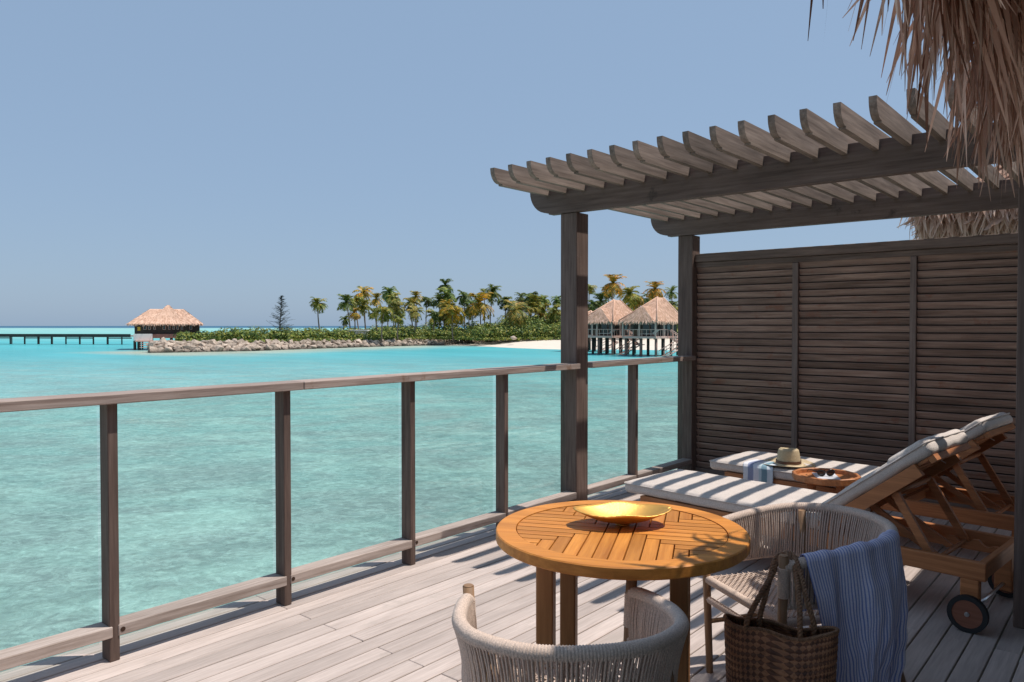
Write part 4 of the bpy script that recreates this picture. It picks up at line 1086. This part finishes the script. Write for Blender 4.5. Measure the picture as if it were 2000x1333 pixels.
# shirt draped over the near arm of the right chair
SP = [p for p in RAIL if True]
A = resample(RAIL, .002); A = A[::-1]          # starts at the +x front post
def shirt(u, v):
    s = .075 + .455 * u; i = int(s / .002); a = A[min(i, len(A) - 1)]; a2 = A[min(i + 3, len(A) - 1)]
    t = (a2 - a).normalized(); out = Vector((t.y, -t.x, 0))
    if out.dot(Vector((a.x, a.y - .28, 0))) < 0: out = -out
    out.z = 0; out.normalize()
    r = .0275 + .004 * math.sin(u * 16) + .0022 * math.sin(u * 37 + 1)
    vi, vo = .17, .24
    if v < vi:
        d = (vi - v) / vi * .20
        return M2 @ (a - out * (r + .010 * d / .2 * math.sin(u * 19)) + Vector((0, 0, -d)))
    if v < vo:
        th = math.pi * (v - vi) / (vo - vi)
        return M2 @ (a + out * (-r * math.cos(th)) + Vector((0, 0, r * math.sin(th))))
    q = (v - vo) / (1 - vo); d = q * .60
    m_ = A[int((.075 + .455 * .52) / .002)]
    sq = 1 - .34 * q ** .8
    base = m_.lerp(a, sq); base.z = a.z
    o2 = (out * (1 - .5 * q) + Vector((.5 * q, .1 * q, 0)))
    o2.normalize()
    amp = .010 + .062 * min(1, q * 1.7)
    f = math.sin(u * 9.5 + 1.2 + q * 2.6) * .58 + math.sin(u * 18 - 1.3 - q * 4.2 + 1.6 * math.sin(u * 5 + q * 2)) * .36 + math.sin(u * 37 + q * 7) * .07
    f2 = .004 * math.sin(u * 60 + q * 14) * (q) + .003 * math.sin(q * 40 + u * 9) * q
    hem = .018 * math.sin(u * 9)
    bulge = .030 * math.sin(math.pi * min(1, q * 1.15)) * (.35 + .65 * u)
    return M2 @ (base + o2 * (r + amp * (f * .5 + .35) * min(1, q * 5) + f2 + bulge) + t * (.012 * math.sin(u * 17 + q * 3) * q) + Vector((0, 0, -d - hem * q)))
m = MB(); m.grid(shirt, 150, 110, True, True)
S_ = m.build('striped_shirt', M_shirt, None)
tag(S_, 'blue and white striped linen shirt draped over the arm of the right rope chair', 'shirt')
so_ = S_.modifiers.new('thick', 'SOLIDIFY'); so_.thickness = .0012

# straw bag hanging from the chair's front post
mbag, nt, b = newmat('woven straw')
tc = N(nt, 'ShaderNodeUVMap'); mp = N(nt, 'ShaderNodeMapping'); mp.inputs['Scale'].default_value = (112, 48, 1); nt.links.new(tc.outputs[0], mp.inputs['Vector'])
mp.inputs['Scale'].default_value = (150, 50, 1); mp.inputs['Rotation'].default_value = (0, 0, .785)
vo_ = N(nt, 'ShaderNodeTexChecker', Scale=.5); nt.links.new(mp.outputs[0], vo_.inputs['Vector'])
vo_.inputs['Color1'].default_value = (1, 1, 1, 1); vo_.inputs['Color2'].default_value = (.1, .1, .1, 1)
ge = N(nt, 'ShaderNodeTexCoord'); n = N(nt, 'ShaderNodeTexNoise', Scale=22., Detail=5); nt.links.new(ge.outputs['Object'], n.inputs['Vector'])
sp = N(nt, 'ShaderNodeSeparateColor'); nt.links.new(vo_.outputs['Color'], sp.inputs[0])
f = math_(nt, 'ADD', math_(nt, 'MULTIPLY', sp.outputs[0], .32), math_(nt, 'MULTIPLY', n.outputs[0], .68))
nt.links.new(ramp(nt, f, [(.25, (.06, .022, .012)), (.5, (.19, .075, .036)), (.75, (.42, .19, .09))]), b.inputs['Base Color'])
b.inputs['Roughness'].default_value = .6; bump(nt, b, n.outputs[0], .4, .004)
mhand = plain('braided straw handle', (.22, .115, .06), .6, noise=.4, nscale=90, bmp=.3)
L0 = at(1420, 2.70, 0); L1 = at(1640, 2.545, 0); bx = (L1 - L0); bwid = bx.length; bx.normalize(); by = Vector((-bx.y, bx.x, 0))
if by.dot(Vector((math.cos(AZ), math.sin(AZ), 0))) < 0: by = -by
BG = empty('straw_bag', L0.lerp(L1, .5), math.atan2(bx.y, bx.x), 'brown woven straw tote bag hanging by its handles from the right chair', 'bag')
ZT = .450; ZB = .045; hw = bwid / 2
def bagf(u, v):
    th = 2 * math.pi * u; c, s = math.cos(th), math.sin(th)
    tw = hw * (1 - .10 * (1 - v)) ; dp = (.028 + .050 * math.sin(math.pi * min(1, (1 - v) * .75 + .12)))
    x = math.copysign(abs(c) ** .62, c) * tw; y = math.copysign(abs(s) ** .85, s) * dp
    z = ZB + (ZT - ZB) * v + .012 * math.cos(th * 2) * v - .022 * v * (x / hw) * .0 + (-.008 * math.sin(x * 30) * v)
    wv = .0022 * math.sin(u * 2 * math.pi * 56 + v * 60) * math.sin(v * 150 + math.floor(u * 112) * math.pi)
    dent = -.016 * math.exp(-((x + .05) / .06) ** 2 - ((v - .6) / .22) ** 2) * (1 if s < 0 else 0)
    n_ = Vector((c * .3, s, 0)).normalized()
    return Vector((x, y, z)) + n_ * (wv + dent)
m = MB(); m.grid(bagf, 448, 170, True, True); o_ = m.build('body', mbag, BG, True)
so_ = o_.modifiers.new('thick', 'SOLIDIFY'); so_.thickness = .004; so_.offset = 1
m = MB(); m.grid(lambda u, v: (bagf(u, 0)[0] * v, bagf(u, 0)[1] * v, ZB + .001), 48, 3); m.build('base', mbag, BG, True)
def braid(mb, path, r=.0085, tw=.038):
    q = resample(path, .004); L = len(q)
    for s in range(3):
        pts = []
        for i, p in enumerate(q):
            t = (q[min(i + 1, L - 1)] - q[max(i - 1, 0)]).normalized(); a = t.orthogonal().normalized() if abs(t.z) < .5 else (Vector((1, 0, 0)) - t * t.x).normalized()
            b_ = t.cross(a); an = i * .004 / tw * 2 * math.pi + s * 2.094
            pts.append(p + (a * math.cos(an) + b_ * math.sin(an)) * r * .62)
        mb.tube(pts, r * .62, 6)
rim = MB(); rp = [bagf(k / 90, 1.0) + Vector((0, 0, .002)) for k in range(91)]; braid(rim, rp, .0062, .022); rim.build('rim_braid', mhand, BG, True)
Mi = (Matrix.Translation(BG.location) @ Matrix.Rotation(BG.rotation_euler.z, 4, 'Z')).inverted()
post_top = M2 @ Vector((.2700, 0, .62)); Pp = Mi @ post_top
for (yb, xl, xr, dz, dx) in ((-.034, -.105, .070, 0.0, 0.0), (.030, -.070, .110, .006, .006)):
    sgn = -1 if yb < 0 else 1
    pth = catmull([(xl, yb, ZT - .05), (xl, yb * 1.1, ZT + .012), (xl * .55 + (Pp.x - .034) * .45, yb * .6 + Pp.y * .4 - .008, .530), (Pp.x - .034 - dx, Pp.y - .010, .592 + dz), (Pp.x - .020 - dx, Pp.y + .034 + dx, .632 + dz),
                   (Pp.x + .018 + dx, Pp.y + .034 + dx, .648 + dz), (Pp.x + .042 + dx * 2, Pp.y - .012, .612 + dz), (Pp.x * .4 + xr * .6 + .022, yb * .6 + Pp.y * .3 - .012, .532), (xr, yb * 1.1, ZT + .012), (xr, yb, ZT - .05)], 12)
    m = MB(); braid(m, pth); m.build('handle', mhand, BG, True)

# ------------------------------------------------------------ sun loungers
def rbox(mb, hx, hy, hz, r, M, puff=0.0, wr=0.0, seed=0, nx=26, ny=40, nz=6):
    import bmesh
    rnd = random.Random(seed); ph = [rnd.uniform(0, 6.28) for _ in range(6)]
    bm = bmesh.new(); h = Vector((hx, hy, hz))
    def samp(n, hh):
        out = []
        for i in range(n + 1):
            t = -1 + 2 * i / n; out.append(t * hh)
        for e in (.25, .5, .75): out += [hh - r * e, -(hh - r * e)]
        return sorted(set(round(x, 5) for x in out))
    S3 = [samp(nx, hx), samp(ny, hy), samp(nz, hz)]
    for a in range(3):
        b_, c_ = (a + 1) % 3, (a + 2) % 3
        for s_ in (-1, 1):
            vs = []
            for q in S3[c_]:
                rowv = []
                for p in S3[b_]:
                    v = [0, 0, 0]; v[a] = s_ * h[a]; v[b_] = p; v[c_] = q; v = Vector(v)
                    inn = Vector([max(-(h[k] - r), min(h[k] - r, v[k])) for k in range(3)])
                    d = v - inn
                    if d.length > 1e-9: v = inn + d.normalized() * min(r, d.length if False else r)
                    fx, fy = v.x / hx, v.y / hy
                    v.z += puff * (1 - fx * fx) * (1 - fy * fy) * (1 if v.z > 0 else -.3)
                    if wr:
                        v.z += wr * (math.sin(v.x * 31 + ph[0] + 2 * math.sin(v.y * 9 + ph[1])) * .5 + math.sin(v.y * 23 + ph[2] + v.x * 11) * .5)
                        v.y += wr * .6 * math.sin(v.x * 40 + ph[3])
                    rowv.append(bm.verts.new(v))
                vs.append(rowv)
            for j in range(len(vs) - 1):
                for i in range(len(vs[0]) - 1):
                    f = [vs[j][i], vs[j][i + 1], vs[j + 1][i + 1], vs[j + 1][i]]
                    if s_ < 0: f = f[::-1]
                    bm.faces.new(f)
    bmesh.ops.remove_doubles(bm, verts=bm.verts, dist=1e-5)
    bm.verts.index_update()
    mb.add([M @ v.co for v in bm.verts], [[v.index for v in f.verts] for f in bm.faces], True); bm.free()
HY, HZ, HA = .78, .350, R(38.0)
def back_pt(t, n):     # t along the backrest from the hinge, n normal offset (up side)
    return (HY - t * math.cos(HA) + n * math.sin(HA), HZ + t * math.sin(HA) + n * math.cos(HA))
def make_lounger(label):
    o = empty('sun_lounger', (0, 0, 0), 0, label, 'sun lounger', 'sun loungers under the pergola')
    Wd = .66
    for x in (0, Wd - .036): MB().box(x, x + .036, 0, 2.06, .255, .345, .004).build('side_rail', M_lteaky, o, True)
    for y in (.003, 2.02): MB().box(.0365, Wd - .0365, y, y + .036, .262, .3435, .004).build('end_rail', M_lteakx, o, True)
    sm = MB().box(.037, Wd - .037, 0, .048, .3295, .3425, .002).mesh('slat', M_lteakx)
    for k in range(15): inst('slat', sm, o, (0, .83 + k * .078, 0), loc_local=True)
    for x in (0.001, Wd - .051):
        MB().box(x, x + .05, .03, .112, .05, .2548, .004).build('leg', M_lteaky, o, True)
        MB().box(x, x + .05, 1.72, 1.80, 0, .2548, .004).build('leg', M_lteaky, o, True)
    MB().tube([(-.03, .07, .09), (Wd + .03, .07, .09)], .009, 10).build('axle', M_steel, o, True)
    for x, s_ in ((-.036, 1), (Wd + .006, 1)):
        wh = empty('wheel', (x, .07, .09)); wh.parent = o
        def disc(r0, r1, x0, x1, m, nm, parent=wh):
            mb = MB(); n = 40; vs = []
            for (r, xx) in ((r0, x0), (r1, x0), (r1, x1), (r0, x1)):
                for k in range(n): vs.append((xx, r * math.cos(2 * math.pi * k / n), r * math.sin(2 * math.pi * k / n)))
            fs = [[a * n + k, a * n + (k + 1) % n, ((a + 1) % 4) * n + (k + 1) % n, ((a + 1) % 4) * n + k] for a in range(4) for k in range(n)]
            return mb.add(vs, fs).build(nm, m, parent, True)
        t_ = disc(.068, .0895, 0, .030, M_rubber, 'tyre'); disc(.0005, .0675, .003, .027, M_wheelwood, 'wheel_disc')
        hb = MB().tube([(-.004, 0, 0), (.034, 0, 0)], .011, 12).tube([(-.007, 0, 0), (-.004, 0, 0)], .006, 8).build('hub', M_steel, wh, True)
    # backrest
    MyZ = lambda t0, t1, n0, n1: [back_pt(t0, n0), back_pt(t1, n0), back_pt(t1, n1), back_pt(t0, n1)]
    for x in (.002, Wd - .038): MB().prism(MyZ(-.02, .625, .0, .068), 'x', x, x + .036).build('back_rail', M_lteaky, o, True)
    for k in range(9):
        t0 = .02 + k * .076; MB().prism(MyZ(t0, t0 + .055, .050, .064), 'x', .0395, Wd - .0395).build('back_slat', M_lteakx, o, True)
    MB().prism(MyZ(.685, .72, .03, .064), 'x', .0395, Wd - .0395).build('head_rail', M_lteakx, o, True)
    # prop struts and ratchet racks
    for x in (.050, Wd - .076):
        y1, z1 = back_pt(.43, -.005); y2, z2 = .245, .285
        dy, dz = y2 - y1, z2 - z1; L = math.hypot(dy, dz); ny, nz = -dz / L * .02, dy / L * .02
        MB().prism([(y1 - ny, z1 - nz), (y2 - ny, z2 - nz), (y2 + ny, z2 + nz), (y1 + ny, z1 + nz)], 'x', x, x + .026).build('prop', M_lteaky, o, True)
    y1, z1 = back_pt(.43, .0)
    MB().tube([(.05, y1, z1), (Wd - .05, y1, z1)], .014, 10).build('prop_rod', M_lteakx, o, True)
    MB().tube([(.037, .25, .292), (Wd - .037, .25, .292)], .012, 10).build('prop_rod', M_lteakx, o, True)
    for x in (.10, Wd - .125):
        p = [(.05, .262), (.76, .262), (.76, .31)]
        for k in range(5):
            y = .68 - k * .12; p += [(y, .318), (y - .03, .322), (y - .055, .295), (y - .075, .288), (y - .10, .30)]
        p += [(.05, .30)]
        MB().prism(p, 'x', x, x + .024).build('ratchet_rack', M_lteaky, o, True)
    MB().box(.0365, Wd - .0365, .76, .80, .2655, .328, .003).build('cross_rail', M_lteakx, o, True)
    # inner frame legs that cross under the backrest
    for x in (.20, Wd - .225):
        MB().prism([(.60, .50), (.635, .485), (.30, .275), (.265, .29)], 'x', x, x + .024).build('inner_prop', M_lteaky, o, True)
    # cushions
    m = MB(); rbox(m, .338, .715, .040, .032, Matrix.Translation((Wd / 2 + .01, .775 + .715, .387)), .006, .0022, 5)
    m.build('seat_cushion', M_cush, o, True)
    Rb = Matrix.Rotation(-HA, 4, 'X'); cy, cz = back_pt(.368, .106)
    m = MB(); rbox(m, .322, .374, .038, .034, Matrix.Translation((Wd / 2, cy, cz)) @ Rb, .010, .003, 6, ny=30)
    m.build('back_cushion', M_cush, o, True)
    cy, cz = back_pt(.612, .126)
    m = MB(); rbox(m, .316, .115, .030, .028, Matrix.Translation((Wd / 2, cy, cz)) @ Matrix.Rotation(-HA + .02, 4, 'X'), .016, .006, 8, nx=24, ny=14)
    m.build('head_pillow', M_cush, o, True)
    def piping(hx, hy, z, Mx):
        q = []
        rr = .03
        for sx, sy, a0 in ((1, 1, 0), (-1, 1, 90), (-1, -1, 180), (1, -1, 270)):
            for k in range(5):
                a = R(a0 + k * 22.5); q.append(Mx @ Vector((sx * (hx - rr) + rr * math.cos(a), sy * (hy - rr) + rr * math.sin(a), z)))
        return MB().tube(q, .0042, 6, closed=True, cap=False)
    piping(.3395, .7165, .024, Matrix.Translation((Wd / 2 + .01, 1.49, .387))).build('piping', M_cush, o, True)
    cy, cz = back_pt(.368, .106)
    piping(.3235, .3755, .022, Matrix.Translation((Wd / 2, cy, cz)) @ Rb).build('piping', M_cush, o, True)
    m = MB()
    for x in (.12, Wd - .12):
        pts = [(x + .004 * math.sin(k), *back_pt(.55 + .004 * k, .10 - .011 * k)) for k in range(8)]
        m.tube(pts, .003, 5)
    m.build('cushion_ties', M_cush, o, True)
    return o
l1 = make_lounger('nearer sun lounger with its cushion crossed by rafter shadows, wheel standing free')
l1.location = (4.27, .60, 0); l1.rotation_euler = (0, 0, -R(6))
l2 = copy_tree(l1); l2['label'] = 'farther sun lounger along the louvred screen, with the hat and towel on it'
l2.location = (5.44, .525, 0)
for o in bpy.data.objects:
    pass
ML = Matrix.Translation(l2.location) @ Matrix.Rotation(-R(6), 4, 'Z')

# tray table between the loungers
TT = empty('tray_table', (5.36, 1.70, 0), .2, 'small round teak tray table with a raised rim, between the two loungers', 'side table')
MB().lathe([(0, .440), (.215, .440), (.222, .446), (.222, .482), (.216, .486), (.205, .486), (.200, .482), (.198, .456), (0, .456)], 12, smooth=False).build('tray', M_lteakx, TT, True)
for k in range(4):
    a = math.pi / 4 + k * math.pi / 2; x, y = .13 * math.cos(a), .13 * math.sin(a)
    MB().box(x - .018, x + .018, y - .018, y + .018, 0, .4395, .003).build('leg', M_lteaky, TT, True)
M_paper = plain('magazine cover', (.62, .62, .66), .4, noise=.25, nscale=18)
o_ = MB().box(-.11, .11, -.075, .075, 0, .008, .001).build('magazine', M_paper, None)
o_.location = (5.385, 1.705, .4565); o_.rotation_euler = (0, 0, .5)
tag(o_, 'pale grey magazine lying on the tray table under the sunglasses', 'magazine')
SG = empty('sunglasses', (5.36, 1.70, .4655), -.75, 'black sunglasses lying folded open on the magazine on the tray table', 'sunglasses')
M_black = plain('black acetate', (.012, .012, .013), .2, spec=.6); M_lens = plain('dark lens', (.02, .02, .022), .05, spec=.8)
for s_ in (-1, 1):
    pts = []
    for k in range(28):
        a = 2 * math.pi * k / 28; pts.append((s_ * .034 + .027 * math.cos(a) * (1 + .08 * math.sin(a)), 0, .024 + .020 * math.sin(a) + .004 * s_ * math.cos(a)))
    MB().tube(pts, .0042, 6, closed=True, cap=False).build('rim', M_black, SG, True)
    m = MB(); m.add([(p[0], .001, p[2]) for p in pts], [list(range(28))]); m.build('lens', M_lens, SG, True)
    MB().tube([(s_ * .064, 0, .036), (s_ * .068, .01, .036), (s_ * .066, .11, .030), (s_ * .060, .145, .006)], [.004, .004, .003, .0025], 6).build('temple', M_black, SG, True)
MB().tube([(-.008, 0, .034), (0, .001, .037), (.008, 0, .034)], .003, 6).build('bridge', M_black, SG, True)

# towel on the farther lounger
def towel(u, v):
    x = .245 * (1 - u); W0 = 1.47
    # v: 0 on the cushion, over its near edge, down the side
    run = [(.23, .432), (.12, .434), (.045, .434), (.012, .428), (-.007, .410), (-.011, .37), (-.016, .30), (-.018, .245)]
    s = v * (len(run) - 1); i = min(len(run) - 2, int(s)); f = s - i
    a = run[i]; b = run[i + 1]; xx = a[0] + (b[0] - a[0]) * f; zz = a[1] + (b[1] - a[1]) * f
    wob = .004 * math.sin(u * 14 + v * 3) * v - .006 * v * (1 - math.sin(math.pi * u))
    skew = -.03 * v
    return ML @ Vector((xx - abs(wob), W0 + .20 + (x - .0) + skew + .006 * math.sin(v * 7), zz + .003))
m = MB(); m.grid(towel, 40, 36, True, True); o_ = m.build('striped_towel', M_towel, None)
so_ = o_.modifiers.new('thick', 'SOLIDIFY'); so_.thickness = .005; so_.offset = 1
tag(o_, 'white towel with blue stripes hanging over the side of the farther lounger', 'towel')
for p_ in m.v: pass

# straw hat
mstraw, nt, b = newmat('pale straw')
tc = N(nt, 'ShaderNodeTexCoord'); wv = N(nt, 'ShaderNodeTexWave', Scale=60., Distortion=1.0); wv.bands_direction = 'Z'; nt.links.new(tc.outputs['Object'], wv.inputs['Vector'])
n = N(nt, 'ShaderNodeTexNoise', Scale=120.); nt.links.new(tc.outputs['Object'], n.inputs['Vector'])
nt.links.new(ramp(nt, math_(nt, 'MULTIPLY', wv.outputs[0], n.outputs[0]), [(.1, (.42, .31, .18)), (.6, (.66, .53, .35))]), b.inputs['Base Color'])
b.inputs['Roughness'].default_value = .8; bump(nt, b, n.outputs[0], .3, .002)
HT = empty('straw_hat', (5.83, 2.13, .434), .3, 'pale straw fedora with a brown band on the farther lounger cushion', 'hat')
prof = [(.205, .012), (.170, .004), (.135, .001), (.104, .004), (.094, .014), (.090, .05), (.085, .09), (.078, .125), (.062, .140), (.035, .132), (.0, .124)]
def hatf(u, v):
    s = v * (len(prof) - 1); i = min(len(prof) - 2, int(s)); f = s - i
    r = prof[i][0] + (prof[i + 1][0] - prof[i][0]) * f; z = prof[i][1] + (prof[i + 1][1] - prof[i][1]) * f
    th = 2 * math.pi * u; c, s_ = math.cos(th), math.sin(th)
    if i >= 5: 
        k = (s - 5) / 5; r *= 1 - .16 * k * max(0, c) ** 2 * (1 if abs(s_) > .2 else .6); z -= .018 * k * max(0, c)
    if i < 3: z += .010 * math.cos(2 * th) * (1 - s / 3)
    return (r * c * 1.06, r * s_ * .95, z * .9)
m = MB(); m.grid(hatf, 64, 50, True, False); o_ = m.build('straw_body', mstraw, HT, True)
so_ = o_.modifiers.new('thick', 'SOLIDIFY'); so_.thickness = .0025
mband = plain('brown leather band', (.12, .05, .025), .5)
m = MB(); n_ = 64; vs = []
for z, r in ((.012, .0985), (.033, .0965)):
    for k in range(n_):
        a = 2 * math.pi * k / n_; vs.append((r * 1.065 * math.cos(a), r * .96 * math.sin(a), z))
m.add(vs, [[k, (k + 1) % n_, n_ + (k + 1) % n_, n_ + k] for k in range(n_)], True); m.build('hat_band', mband, HT, True)
